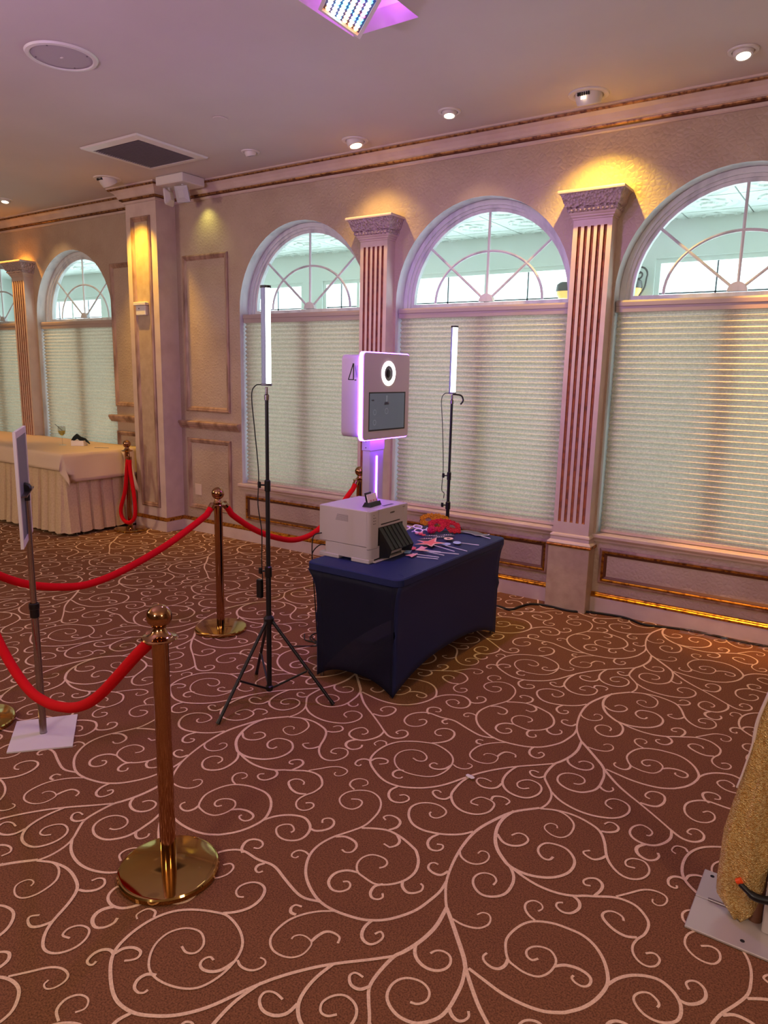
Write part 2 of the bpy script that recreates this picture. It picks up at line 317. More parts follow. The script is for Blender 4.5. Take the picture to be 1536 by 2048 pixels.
SCROLLS = [
 ('a', [(-0.949,3.921),(-1.025,3.833),(-1.066,3.732),(-1.091,3.634),(-1.091,3.529),(-1.075,3.423),(-1.047,3.323),(-1.011,3.252),(-0.983,3.209)]),
 ('a', [(-0.983,3.209),(-0.971,3.127),(-0.974,3.066),(-0.984,3.016),(-1.000,2.968),(-1.013,2.938),(-1.017,2.867),(-1.010,2.807),(-0.982,2.764),(-0.946,2.717),(-0.927,2.672),(-0.923,2.617),(-0.934,2.570)]),
 ('a', [(-0.983,3.209),(-0.939,3.165),(-0.882,3.105),(-0.836,3.055),(-0.810,3.019),(-0.730,2.936),(-0.666,2.886),(-0.620,2.855),(-0.543,2.800),(-0.470,2.744),(-0.456,2.728)]),
 ('b', [(-0.470,2.744),(-0.419,2.711),(-0.377,2.712),(-0.350,2.742),(-0.350,2.780),(-0.374,2.803),(-0.400,2.794),(-0.408,2.763),(-0.390,2.756)]),
 ('b', [(-0.460,2.735),(-0.452,2.687),(-0.465,2.639),(-0.493,2.601),(-0.533,2.589),(-0.571,2.601),(-0.591,2.630),(-0.590,2.671),(-0.568,2.703),(-0.538,2.699),(-0.518,2.679),(-0.521,2.654),(-0.533,2.648)]),
 ('a', [(-0.520,2.592),(-0.540,2.561),(-0.540,2.533),(-0.522,2.510),(-0.491,2.501),(-0.468,2.518),(-0.461,2.545),(-0.470,2.565)]),
 ('b', [(-0.612,2.856),(-0.568,2.859),(-0.542,2.878),(-0.531,2.920),(-0.541,2.965),(-0.571,2.979),(-0.600,2.964),(-0.610,2.932),(-0.603,2.914),(-0.586,2.909)]),
 ('b', [(-0.797,1.683),(-0.744,1.672),(-0.680,1.660),(-0.617,1.660),(-0.560,1.672),(-0.517,1.697),(-0.502,1.711),(-0.474,1.746),(-0.454,1.788),(-0.443,1.834),(-0.442,1.873),(-0.457,1.914),(-0.483,1.955),(-0.521,1.990),(-0.564,2.008),(-0.611,2.008),(-0.658,2.001),(-0.706,1.978),(-0.733,1.947),(-0.749,1.902),(-0.753,1.856),(-0.741,1.820),(-0.716,1.782),(-0.690,1.771),(-0.654,1.765),(-0.617,1.774),(-0.597,1.803),(-0.591,1.839),(-0.597,1.867),(-0.622,1.889),(-0.651,1.887),(-0.674,1.871),(-0.683,1.846),(-0.672,1.826),(-0.654,1.822),(-0.642,1.838)]),
 ('b', [(-0.591,1.839),(-0.573,1.857),(-0.559,1.865),(-0.533,1.872),(-0.504,1.869),(-0.486,1.856),(-0.484,1.832),(-0.498,1.817),(-0.520,1.818),(-0.534,1.828),(-0.532,1.840)]),
 ('b', [(-0.716,1.782),(-0.713,1.757),(-0.723,1.733),(-0.745,1.726),(-0.771,1.734),(-0.782,1.750),(-0.778,1.767)]),
 ('c', [(-0.711,1.979),(-0.737,1.989),(-0.759,2.010),(-0.765,2.038),(-0.749,2.061),(-0.724,2.061),(-0.711,2.044),(-0.718,2.023)]),
 ('b', [(-0.441,1.863),(-0.423,1.904),(-0.395,1.938),(-0.360,1.961),(-0.321,1.971),(-0.285,1.957),(-0.259,1.933),(-0.245,1.901),(-0.244,1.866),(-0.259,1.841),(-0.289,1.824),(-0.324,1.825),(-0.354,1.844),(-0.366,1.867),(-0.356,1.892),(-0.334,1.906),(-0.310,1.896),(-0.300,1.883),(-0.302,1.870)]),
 ('b', [(-0.257,1.932),(-0.234,1.932),(-0.210,1.952),(-0.197,1.982),(-0.204,2.012),(-0.225,2.028),(-0.245,2.022),(-0.254,2.004),(-0.242,1.986)]),
 ('b', [(-0.809,1.686),(-0.788,1.626),(-0.781,1.577),(-0.778,1.530),(-0.784,1.490),(-0.805,1.456),(-0.832,1.433),(-0.874,1.426),(-0.911,1.437),(-0.939,1.460),(-0.950,1.495),(-0.944,1.527),(-0.923,1.550),(-0.889,1.560),(-0.861,1.553),(-0.845,1.537),(-0.841,1.513),(-0.855,1.490),(-0.876,1.483)]),
 ('b', [(-0.776,1.528),(-0.761,1.514),(-0.741,1.508),(-0.726,1.517),(-0.720,1.536),(-0.729,1.552)]),
 ('b', [(-0.974,1.672),(-0.958,1.640),(-0.935,1.620),(-0.902,1.611),(-0.871,1.619),(-0.852,1.641),(-0.850,1.668),(-0.865,1.691),(-0.890,1.695),(-0.909,1.684),(-0.918,1.665)]),
 ('c', [(-0.932,1.829),(-0.899,1.825),(-0.865,1.831),(-0.840,1.846),(-0.826,1.874),(-0.831,1.901),(-0.846,1.915),(-0.865,1.910),(-0.875,1.891)]),
 ('b', [(-1.034,1.973),(-1.027,1.914),(-1.034,1.856),(-1.047,1.795),(-1.074,1.741),(-1.109,1.695),(-1.155,1.662),(-1.201,1.646),(-1.261,1.635),(-1.318,1.637),(-1.373,1.657),(-1.431,1.694),(-1.473,1.738),(-1.507,1.800),(-1.516,1.866),(-1.501,1.934),(-1.472,1.994),(-1.448,2.053),(-1.446,2.106),(-1.454,2.164),(-1.476,2.214),(-1.513,2.249),(-1.561,2.261),(-1.607,2.240),(-1.638,2.199),(-1.639,2.152),(-1.616,2.122),(-1.582,2.108),(-1.549,2.116),(-1.536,2.148),(-1.546,2.179),(-1.570,2.185),(-1.595,2.169)]),
 ('b', [(-1.447,2.039),(-1.405,2.066),(-1.353,2.087),(-1.288,2.080),(-1.220,2.055),(-1.199,2.041),(-1.167,2.002),(-1.147,1.948),(-1.152,1.895),(-1.174,1.855),(-1.200,1.830),(-1.231,1.814),(-1.279,1.820),(-1.312,1.829),(-1.338,1.861),(-1.343,1.901),(-1.322,1.936),(-1.278,1.944),(-1.254,1.930),(-1.251,1.908),(-1.262,1.890)]),
 ('b', [(-1.204,1.830),(-1.222,1.805),(-1.216,1.771),(-1.197,1.754),(-1.177,1.760),(-1.170,1.777),(-1.181,1.792)]),
 ('b', [(-1.310,1.827),(-1.348,1.813),(-1.372,1.777),(-1.366,1.733),(-1.335,1.708),(-1.305,1.713),(-1.288,1.738),(-1.293,1.761),(-1.310,1.770),(-1.324,1.759)]),
 ('b', [(-1.159,1.886),(-1.145,1.860),(-1.117,1.845),(-1.095,1.855),(-1.081,1.879),(-1.087,1.902),(-1.101,1.908)]),
 ('b', [(-1.495,1.938),(-1.465,1.960),(-1.421,1.958),(-1.397,1.938),(-1.393,1.904),(-1.411,1.888),(-1.431,1.893)]),
 ('b', [(-1.313,2.084),(-1.286,2.061),(-1.280,2.033),(-1.293,2.009),(-1.299,2.007),(-1.325,2.011)]),
 ('b', [(-1.355,2.091),(-1.339,2.122),(-1.346,2.158),(-1.374,2.174),(-1.405,2.170),(-1.418,2.147),(-1.400,2.135)]),
 ('c', [(-1.505,1.797),(-1.533,1.804),(-1.557,1.795),(-1.564,1.772),(-1.555,1.756),(-1.539,1.757),(-1.535,1.771)]),
 ('c', [(-1.625,2.232),(-1.661,2.248),(-1.673,2.283),(-1.656,2.313),(-1.623,2.319),(-1.603,2.297),(-1.614,2.273)]),
 ('b', [(-1.337,2.987),(-1.405,2.968),(-1.499,2.997),(-1.583,3.028),(-1.654,3.019),(-1.734,3.023),(-1.783,2.986),(-1.802,2.936),(-1.788,2.876),(-1.746,2.847),(-1.705,2.861),(-1.684,2.901),(-1.692,2.938),(-1.716,2.947),(-1.732,2.926)]),
 ('b', [(-1.712,1.665),(-1.735,1.685),(-1.748,1.721),(-1.733,1.747),(-1.703,1.754),(-1.683,1.740),(-1.682,1.718),(-1.700,1.710)]),
 ('b', [(-1.607,1.671),(-1.619,1.650),(-1.612,1.629),(-1.593,1.622),(-1.584,1.637)]),
 ('c', [(-1.264,1.632),(-1.301,1.603),(-1.334,1.564),(-1.357,1.514),(-1.359,1.455),(-1.346,1.419),(-1.315,1.397),(-1.278,1.396),(-1.248,1.409),(-1.230,1.436),(-1.230,1.470),(-1.239,1.489),(-1.265,1.496),(-1.287,1.490),(-1.298,1.475),(-1.297,1.462)]),
 ('b', [(-1.241,1.491),(-1.239,1.521),(-1.229,1.548),(-1.206,1.558),(-1.180,1.554),(-1.170,1.532)]),
 ('b', [(-1.353,1.547),(-1.374,1.546),(-1.386,1.563),(-1.382,1.580),(-1.361,1.586)]),
 ('b', [(-1.138,1.674),(-1.142,1.637),(-1.132,1.605),(-1.111,1.587),(-1.086,1.587),(-1.072,1.608),(-1.071,1.635),(-1.089,1.648),(-1.099,1.629)]),
 ('b', [(-1.086,2.274),(-1.113,2.234),(-1.152,2.202),(-1.192,2.182),(-1.247,2.167),(-1.300,2.176),(-1.342,2.213),(-1.364,2.262),(-1.355,2.304),(-1.323,2.334),(-1.281,2.345),(-1.239,2.331),(-1.228,2.301),(-1.241,2.266),(-1.264,2.259),(-1.281,2.273),(-1.282,2.287)]),
 ('b', [(-1.186,2.182),(-1.199,2.144),(-1.193,2.110),(-1.168,2.086),(-1.141,2.093),(-1.132,2.116),(-1.142,2.133),(-1.162,2.125)]),
 ('b', [(-1.054,2.019),(-1.064,1.987),(-1.091,1.980),(-1.118,1.990),(-1.127,2.013),(-1.117,2.029),(-1.100,2.029)]),
 ('c', [(-1.077,2.147),(-1.056,2.117),(-1.022,2.103),(-0.989,2.111),(-0.968,2.141),(-0.970,2.175),(-0.988,2.193),(-1.009,2.187),(-1.012,2.167)]),
 ('c', [(-0.933,2.568),(-0.887,2.593),(-0.837,2.591),(-0.793,2.560),(-0.777,2.521),(-0.777,2.471),(-0.796,2.438),(-0.830,2.432),(-0.866,2.451),(-0.874,2.476),(-0.862,2.500),(-0.838,2.501),(-0.829,2.485)]),
 ('a', [(-1.013,2.491),(-1.027,2.422),(-1.022,2.353),(-0.997,2.282),(-0.964,2.231),(-0.919,2.191),(-0.885,2.171),(-0.828,2.166),(-0.775,2.182),(-0.734,2.211),(-0.704,2.259),(-0.700,2.313),(-0.717,2.354),(-0.755,2.385),(-0.797,2.387),(-0.832,2.371),(-0.843,2.335),(-0.833,2.305),(-0.807,2.284),(-0.784,2.289),(-0.779,2.313)]),
 ('b', [(-1.004,2.314),(-0.967,2.283),(-0.930,2.282),(-0.899,2.308),(-0.891,2.347),(-0.913,2.370),(-0.941,2.367),(-0.956,2.339)]),
 ('b', [(-0.888,2.173),(-0.855,2.134),(-0.840,2.088),(-0.841,2.033),(-0.867,1.997),(-0.904,1.983),(-0.940,2.000),(-0.962,2.032),(-0.961,2.066),(-0.942,2.088),(-0.913,2.092),(-0.893,2.074),(-0.893,2.048)]),
 ('b', [(-0.888,2.173),(-0.831,2.151),(-0.767,2.137),(-0.702,2.140),(-0.649,2.159),(-0.618,2.182),(-0.586,2.201),(-0.538,2.232),(-0.497,2.242),(-0.456,2.235),(-0.419,2.204),(-0.403,2.173),(-0.403,2.127),(-0.417,2.090),(-0.421,2.055),(-0.411,2.025),(-0.386,2.003),(-0.359,2.002),(-0.341,2.020),(-0.338,2.047),(-0.351,2.062),(-0.366,2.061),(-0.380,2.048)]),
 ('b', [(-0.419,2.098),(-0.451,2.082),(-0.490,2.088),(-0.526,2.110),(-0.540,2.131),(-0.532,2.155),(-0.510,2.167),(-0.484,2.161),(-0.474,2.144)]),
 ('c', [(-0.528,2.243),(-0.496,2.285),(-0.464,2.328),(-0.430,2.348),(-0.395,2.346),(-0.381,2.326),(-0.385,2.297),(-0.401,2.282),(-0.419,2.287),(-0.423,2.303)]),
 ('b', [(-0.589,2.203),(-0.580,2.244),(-0.586,2.275),(-0.610,2.290),(-0.634,2.277),(-0.645,2.253),(-0.634,2.237),(-0.616,2.243)]),
 ('b', [(-0.654,2.160),(-0.625,2.147),(-0.612,2.116),(-0.625,2.078),(-0.651,2.066),(-0.676,2.077),(-0.680,2.096),(-0.665,2.108)]),
 ('b', [(-0.933,2.568),(-0.876,2.596),(-0.809,2.606),(-0.746,2.594),(-0.691,2.568),(-0.653,2.512),(-0.622,2.437),(-0.591,2.392),(-0.550,2.362),(-0.513,2.360),(-0.483,2.382),(-0.468,2.421),(-0.475,2.459),(-0.500,2.484),(-0.536,2.477),(-0.554,2.449),(-0.544,2.422),(-0.515,2.428)]),
 ('b', [(-0.621,2.436),(-0.633,2.405),(-0.655,2.385),(-0.687,2.393),(-0.698,2.408),(-0.680,2.428)]),
 ('b', [(-0.683,2.568),(-0.658,2.577),(-0.635,2.601),(-0.634,2.630),(-0.657,2.648),(-0.678,2.641),(-0.687,2.619)]),
 ('b', [(-0.944,2.712),(-0.888,2.671),(-0.819,2.648),(-0.753,2.647),(-0.691,2.667),(-0.650,2.701),(-0.631,2.753),(-0.641,2.800),(-0.674,2.821),(-0.710,2.816),(-0.729,2.787),(-0.724,2.756),(-0.693,2.740)]),
 ('b', [(-1.010,2.941),(-1.063,2.887),(-1.134,2.819),(-1.193,2.752),(-1.249,2.671),(-1.290,2.589),(-1.330,2.497),(-1.376,2.433),(-1.428,2.391),(-1.489,2.362),(-1.564,2.363),(-1.646,2.406),(-1.704,2.458),(-1.726,2.526),(-1.724,2.608),(-1.695,2.676),(-1.643,2.722),(-1.581,2.752),(-1.536,2.763),(-1.469,2.745),(-1.418,2.710),(-1.391,2.660),(-1.383,2.592),(-1.399,2.528),(-1.438,2.493),(-1.500,2.474),(-1.557,2.477),(-1.600,2.506),(-1.631,2.553),(-1.635,2.608),(-1.605,2.652),(-1.556,2.666),(-1.513,2.640),(-1.505,2.604),(-1.529,2.586),(-1.560,2.594)]),
 ('b', [(-1.376,1.299),(-1.383,1.259),(-1.401,1.235),(-1.428,1.224),(-1.450,1.231),(-1.457,1.250),(-1.448,1.268),(-1.430,1.266)]),
 ('c', [(-1.373,1.307),(-1.347,1.296),(-1.315,1.302),(-1.298,1.322),(-1.296,1.345),(-1.309,1.355),(-1.325,1.353)]),
 ('b', [(-1.548,1.415),(-1.518,1.443),(-1.495,1.485),(-1.494,1.533),(-1.513,1.572),(-1.544,1.585),(-1.575,1.573),(-1.593,1.541),(-1.587,1.511),(-1.564,1.497),(-1.546,1.506)]),
 ('b', [(-1.524,1.132),(-1.548,1.119),(-1.554,1.092),(-1.540,1.069),(-1.517,1.064),(-1.503,1.073),(-1.502,1.086)]),
 ('b', [(-1.689,1.111),(-1.684,1.139),(-1.661,1.159),(-1.632,1.161),(-1.620,1.142),(-1.628,1.125),(-1.643,1.111)]),
 ('b', [(-1.686,1.107),(-1.709,1.112),(-1.730,1.100),(-1.739,1.075),(-1.731,1.048),(-1.714,1.043),(-1.705,1.049),(-1.708,1.062)]),
 ('c', [(-1.726,2.622),(-1.742,2.641),(-1.772,2.634),(-1.779,2.598),(-1.761,2.586)]),
 ('b', [(-1.489,2.358),(-1.499,2.318),(-1.482,2.278),(-1.448,2.256),(-1.414,2.268),(-1.399,2.298),(-1.409,2.319),(-1.431,2.324),(-1.448,2.308)]),
 ('b', [(-1.270,2.636),(-1.285,2.555),(-1.283,2.482),(-1.271,2.432),(-1.229,2.383),(-1.177,2.365),(-1.126,2.379),(-1.094,2.420),(-1.093,2.471),(-1.107,2.494),(-1.135,2.502),(-1.167,2.496),(-1.185,2.460),(-1.179,2.436),(-1.148,2.439)]),
 ('b', [(-1.122,2.506),(-1.125,2.532),(-1.103,2.549),(-1.075,2.552),(-1.054,2.538),(-1.058,2.508)]),
 ('b', [(-1.271,2.426),(-1.279,2.397),(-1.310,2.386),(-1.342,2.403),(-1.348,2.423),(-1.332,2.434),(-1.316,2.428)]),
 ('b', [(-1.143,2.809),(-1.153,2.748),(-1.151,2.690),(-1.134,2.640),(-1.093,2.603),(-1.041,2.594),(-1.002,2.611),(-0.980,2.656),(-0.982,2.703),(-1.006,2.734),(-1.046,2.742),(-1.074,2.722),(-1.086,2.688),(-1.071,2.661),(-1.047,2.661),(-1.029,2.680)]),
 ('b', [(-1.139,2.643),(-1.142,2.604),(-1.166,2.578),(-1.203,2.572),(-1.234,2.592),(-1.239,2.620),(-1.215,2.634),(-1.182,2.630)]),
 ('b', [(-1.009,2.807),(-1.026,2.782),(-1.056,2.780),(-1.078,2.803),(-1.070,2.822),(-1.043,2.822)]),
]
# ------------------------------------------------------------------ room shell
D = 5.227            # face of the window wall
CZ = 3.52            # ceiling
XL, XR, YB = -14.5, 3.6, -6.5
GLASS = D+0.172
BAYS = [-0.86, -2.69, -4.52, -8.05, -9.88]        # centres of the arched windows
HW, SILL, SPRING = 0.76, 0.592, 2.31
COLX0, COLX1, COLY = -6.655, -6.18, 4.985
floor = tag(box('floor', XL, XR, YB, D+0.3, -0.1, 0.0, 'carpet'), 'brown carpet with a woven pink scroll pattern', kind='structure')
def carpet_scrolls():
    S, TH = 1.34795, 0.008386
    a = np.array([math.cos(TH), math.sin(TH)])*S; b = np.array([-math.sin(TH), math.cos(TH)])*S
    W_ = {'a': 0.0125, 'b': 0.0100, 'c': 0.0074}
    vs, fs, zs, n0 = [], [], [], 0
    for ci, (w, pts) in enumerate(SCROLLS):
        P = np.array([tuple(p) for p in spline([(x, y, 0) for x, y in pts], 5)])[:, :2]
        for _ in range(1):
            P[1:-1] = 0.25*P[:-2]+0.5*P[1:-1]+0.25*P[2:]
        t = np.gradient(P, axis=0); t /= np.linalg.norm(t, axis=1)[:, None]+1e-9
        n = np.stack([-t[:, 1], t[:, 0]], 1)
        u = np.linspace(0, 1, len(P)); hw = 0.5*W_[w]*(0.92+0.2*np.sin(u*math.pi*1.6+0.6))
        L = P+n*hw[:, None]; R_ = P-n*hw[:, None]
        cen = P.mean(0)
        for i in range(-9, 6):
            for j in range(-4, 4):
                c = cen+i*a+j*b
                if not (-11.5 < c[0] < 2.6 and -1.2 < c[1] < 5.9): continue
                if c[0] > 0.9 and c[1] < 1.0: continue
                o = i*a+j*b
                q = np.empty((2*len(P), 2)); q[0::2] = L+o; q[1::2] = R_+o
                vs.append(q); m = len(P); zs.append(np.full(2*m, 0.0010+0.00003*ci))
                k = np.arange(m-1)
                ok = (P[:-1, 1]+o[1] < D-0.004)
                k = k[ok]
                fs.append(np.stack([n0+2*k, n0+2*k+1, n0+2*k+3, n0+2*k+2], 1)); n0 += 2*m
    V = np.concatenate(vs); F = np.concatenate(fs)
    V = np.concatenate([V, np.concatenate(zs)[:, None]], 1)
    me = bpy.data.meshes.new('scroll_pattern'); me.from_pydata(V.tolist(), [], F.tolist()); me.materials.append(MATS['carpet_thread'])
    if me.polygons and me.polygons[0].normal.z < 0: me.flip_normals()
    o = bpy.data.objects.new('scroll_pattern', me); put(o, floor); OFF[o.name] = Vector((0, 0, 0))
    tag(o, 'pink woven scrolls of the carpet', kind='stuff')
carpet_scrolls()
# ceiling with the square recess of the stage light
RX0, RX1, RY0, RY1 = -2.60, -2.185, 2.92, 3.46
def ceiling():
    bm = bmesh.new()
    addbox(bm, XL, RX0, YB, D+0.3, CZ, CZ+0.1); addbox(bm, RX1, XR, YB, D+0.3, CZ, CZ+0.1)
    addbox(bm, RX0, RX1, YB, RY0, CZ, CZ+0.1); addbox(bm, RX0, RX1, RY1, D+0.3, CZ, CZ+0.1)
    o = tag(bmobj('ceiling', bm, 'ceiling_paint'), 'painted plaster ceiling', kind='structure')
    h = CZ+0.45
    mesh('recess_box', [(RX0, RY0, CZ), (RX1, RY0, CZ), (RX1, RY1, CZ), (RX0, RY1, CZ), (RX0, RY0, h), (RX1, RY0, h), (RX1, RY1, h), (RX0, RY1, h)],
         [(0, 1, 5, 4), (1, 2, 6, 5), (2, 3, 7, 6), (3, 0, 4, 7), (4, 5, 6, 7)], 'ceiling_paint', o)
ceiling()
tag(box('wall_left', XL-0.2, XL, YB, D+0.3, 0, CZ, 'plain_wall'), 'beige wall far to the left', kind='structure')
tag(box('wall_right', XR, XR+0.2, YB, D+0.3, 0, CZ, 'plain_wall'), 'beige wall to the right', kind='structure')
tag(box('wall_back', XL, XR, YB-0.2, YB, 0, CZ, 'plain_wall'), 'beige wall behind the camera', kind='structure')

def arch(xc, r, y, n=28, z=SPRING, a0=math.pi, a1=0.0):
    return [(xc+r*math.cos(a0+(a1-a0)*k/n), y, z+r*math.sin(a0+(a1-a0)*k/n)) for k in range(n+1)]
def window_wall():
    bm = bmesh.new(); y0, y1 = D, D+0.26
    def quad(*p): bm.faces.new([bm.verts.new(q) for q in p])
    xs = sorted(BAYS); edge = XL
    for y in (y0, y1):
        edge = XL
        for xc in xs:
            a, b = xc-HW, xc+HW
            quad((edge, y, 0), (a, y, 0), (a, y, CZ), (edge, y, CZ))
            quad((a, y, 0), (b, y, 0), (b, y, SILL), (a, y, SILL))
            A = arch(xc, HW, y)
            for p, q in zip(A, A[1:]):
                quad(p, q, (q[0], y, CZ), (p[0], y, CZ))
            edge = b
        quad((edge, y, 0), (XR, y, 0), (XR, y, CZ), (edge, y, CZ))
    bmesh.ops.remove_doubles(bm, verts=bm.verts, dist=1e-4)
    o = bmobj('wall_window', bm, 'wall_paint')
    tag(o, 'beige crackle painted wall with arched windows', kind='structure')
    for xc in BAYS:
        A = arch(xc, HW, 0); prof = [(xc-HW, 0, SILL)]+A+[(xc+HW, 0, SILL)]
        vs = [(p[0], y0, p[2]) for p in prof]+[(p[0], y1, p[2]) for p in prof]; n = len(prof)
        auto(mesh('reveal', vs, [(k, (k+1) % n, n+(k+1) % n, n+k) for k in range(n)], 'window_paint', o), 0.5)
    return o
WALL = window_wall()

# windows: arched fanlight over a pair of casements
def window(idx, xc):
    o = thing('window_%d' % idx, 'arched fanlight window in the beige wall', None, (xc, GLASS, SILL), kind='structure')
    def ring(name, r0, r1, ya, yb):
        n = 28; out = []
        for r, y in ((r0, ya), (r1, ya), (r1, yb), (r0, yb)):
            out.append([(xc-r, y, SILL)]+arch(xc, r, y, n)+[(xc+r, y, SILL)])
        m = len(out[0]); vs = [p for ringp in out for p in ringp]; fs = []
        for i in range(4):
            j = (i+1) % 4
            for k in range(m-1): fs.append((i*m+k, i*m+k+1, j*m+k+1, j*m+k))
        return auto(mesh(name, vs, fs, 'window_paint', o), 0.5)
    ring('outer_frame', 0.722, 0.758, GLASS-0.055, GLASS+0.03)
    ring('middle_frame', 0.700, 0.724, GLASS-0.038, GLASS+0.02)
    ring('inner_frame', 0.674, 0.702, GLASS-0.022, GLASS+0.02)
    def ell(t): return 1.0/math.sqrt((math.cos(t)/0.47)**2+(math.sin(t)/0.385)**2)
    hz = SPRING+0.0
    def bar(name, pts, r=0.011): return tube(name, pts, r, 'window_paint', o, seg=6)
    for ang in (40, 90, 140):
        t = math.radians(ang)
        bar('muntin', [(xc+0.04*math.cos(t), GLASS-0.01, hz+0.04*math.sin(t)), (xc+0.685*math.cos(t), GLASS-0.01, hz+0.685*math.sin(t))])
    bar('curved_muntin', [(xc+ell(t)*math.cos(t), GLASS-0.01, hz+ell(t)*math.sin(t)) for t in [math.pi*k/32 for k in range(33)]])
    hub = [(xc+0.062*math.cos(math.pi*k/14), hz+0.062*math.sin(math.pi*k/14)) for k in range(15)]
    n = len(hub)
    mesh('hub', [(x, GLASS-0.03, z) for x, z in hub]+[(x, GLASS+0.01, z) for x, z in hub],
         [tuple(range(n)), tuple(range(2*n-1, n-1, -1))]+[(k, k+1, n+k+1, n+k) for k in range(n-1)], 'window_paint', o)
    box('transom_rail', xc-0.69, xc+0.69, GLASS-0.03, GLASS+0.03, SPRING-0.09, SPRING-0.005, 'window_paint', o)
    box('mullion', xc-0.055, xc+0.055, GLASS-0.035, GLASS+0.035, SILL+0.04, SPRING-0.09, 'window_paint', o)
    box('bottom_rail', xc-0.69, xc+0.69, GLASS-0.03, GLASS+0.03, SILL, SILL+0.06, 'window_paint', o)
    lims = [0, 40, 90, 140, 180]
    for k in range(4):
        ts = [math.radians(lims[k]+(lims[k+1]-lims[k])*i/8) for i in range(9)]
        inn = [(xc+ell(t)*math.cos(t), GLASS, hz+ell(t)*math.sin(t)) for t in ts]
        out = [(xc+0.69*math.cos(t), GLASS, hz+0.69*math.sin(t)) for t in ts]
        mesh('pane', inn+out, [(i, i+1, 10+i, 9+i) for i in range(8)], 'window_glass', o)
        mesh('pane', [(xc, GLASS, hz)]+inn, [(0, i+1, i+2) for i in range(8)], 'window_glass', o)
    for s in (-1, 1):
        mesh('pane', [(xc+s*0.05, GLASS, SILL+0.05), (xc+s*0.69, GLASS, SILL+0.05), (xc+s*0.69, GLASS, SPRING-0.08), (xc+s*0.05, GLASS, SPRING-0.08)], [(0, 1, 2, 3)], 'window_glass', o)
for i, xc in enumerate(BAYS): window(i+1, xc)

# pleated blinds hanging in the window openings
BLIND_LABELS = ['wide cream pleated blind at the far right, right of the last fluted pilaster',
                'cream pleated blind behind the thinner right-hand light stand',
                'cream pleated blind behind the photo booth and the left light stand',
                'cream pleated blind behind the wine glass on the buffet table',
                'cream pleated blind cut by the left edge of the picture']
def blind(i, xc):
    y = D+0.062
    o = thing('pleated_blind', BLIND_LABELS[i], 'blind', (xc, y, SILL), group='pleated window blinds')
    z0, z1 = SILL+0.03, 2.19; n = 40; w = 0.742
    vs, fs = [], []
    for k in range(2*n+1):
        z = z0+(z1-z0)*k/(2*n); yy = y+(0.014 if k % 2 else -0.014)
        vs += [(xc-w, yy, z), (xc+w, yy, z)]
    for k in range(2*n): fs.append((2*k, 2*k+1, 2*k+3, 2*k+2))
    mesh('pleated_fabric', vs, fs, 'blind_fabric', o)
    vs = [(xc+x, y+a, z) for x in (-0.752, 0.752) for a, z in ((-0.022, 2.188), (-0.024, 2.226), (-0.030, 2.230), (-0.032, 2.255), (-0.026, 2.268), (0.03, 2.268), (0.03, 2.188))]
    fs = [(k, (k+1) % 7, 7+(k+1) % 7, 7+k) for k in range(7)]+[tuple(range(7)), tuple(range(13, 6, -1))]
    mesh('headrail', vs, fs, 'rail_paint', o)
    box('bottom_rail', xc-w, xc+w, y-0.014, y+0.014, SILL+0.006, SILL+0.032, 'trim_paint', o, bev=0.004)
for i, xc in enumerate(BAYS): blind(i, xc)

# mouldings along the window wall; the path steps round the projecting column
PATH = [(XL, D), (COLX0, D), (COLX0, COLY), (COLX1, COLY), (COLX1, D), (XR, D)]
crown = sweep('trim_1', PATH, [(0.0, 3.372), (0.012, 3.372), (0.020, 3.380), (0.020, 3.396), (0.030, 3.404), (0.040, 3.418), (0.052, 3.428), (0.060, 3.445), (0.078, 3.470), (0.100, 3.486), (0.108, 3.492), (0.118, 3.504), (0.132, 3.508), (0.132, 3.52)], 'trim_paint')
tag(crown, 'stepped crown moulding under the ceiling', kind='structure')
sweep('gilded_bead', PATH, [(0.030, 3.402), (0.036, 3.402), (0.043, 3.409), (0.045, 3.417), (0.040, 3.420)], 'dull_gilding', crown)
sweep('gilded_bead', PATH, [(0.108, 3.489), (0.117, 3.489), (0.124, 3.496), (0.125, 3.503), (0.118, 3.506)], 'dull_gilding', crown)
sweep('glazed_groove', PATH, [(0.021, 3.395), (0.024, 3.3955), (0.031, 3.4025)], 'dark_glaze', crown)
base = sweep('baseboard_window', PATH, [(0.022, 0.0), (0.022, 0.108), (0.018, 0.112), (0.0, 0.112)], 'trim_paint')
tag(base, 'white painted baseboard of the window wall', kind='structure')
cap = sweep('gilded_cap', PATH, [(0.019, 0.112), (0.024, 0.116), (0.024, 0.128), (0.016, 0.134), (0.016, 0.140), (0.008, 0.148), (0.0, 0.150)], 'gilding', base)

# projecting column with a tall gilded panel frame
column = box('trim_2', COLX0, COLX1, COLY, D+0.02, 0.0, CZ, 'trim_paint')
tag(column, 'square pier between the left and right windows', kind='structure')
PF = [(0.0, 0.0), (0.0, 0.012), (0.010, 0.022), (0.020, 0.022), (0.026, 0.014), (0.034, 0.016), (0.042, 0.010), (0.050, 0.003), (0.052, 0.0)]
picture_frame('panel_frame', -6.57, -6.27, 0.25, 3.24, COLY, PF, 'antique_trim', column)
mesh('panel_face', [(-6.52, COLY-0.002, 0.30), (-6.32, COLY-0.002, 0.30), (-6.32, COLY-0.002, 3.19), (-6.52, COLY-0.002, 3.19)], [(0, 1, 2, 3)], 'panel_paint', column)
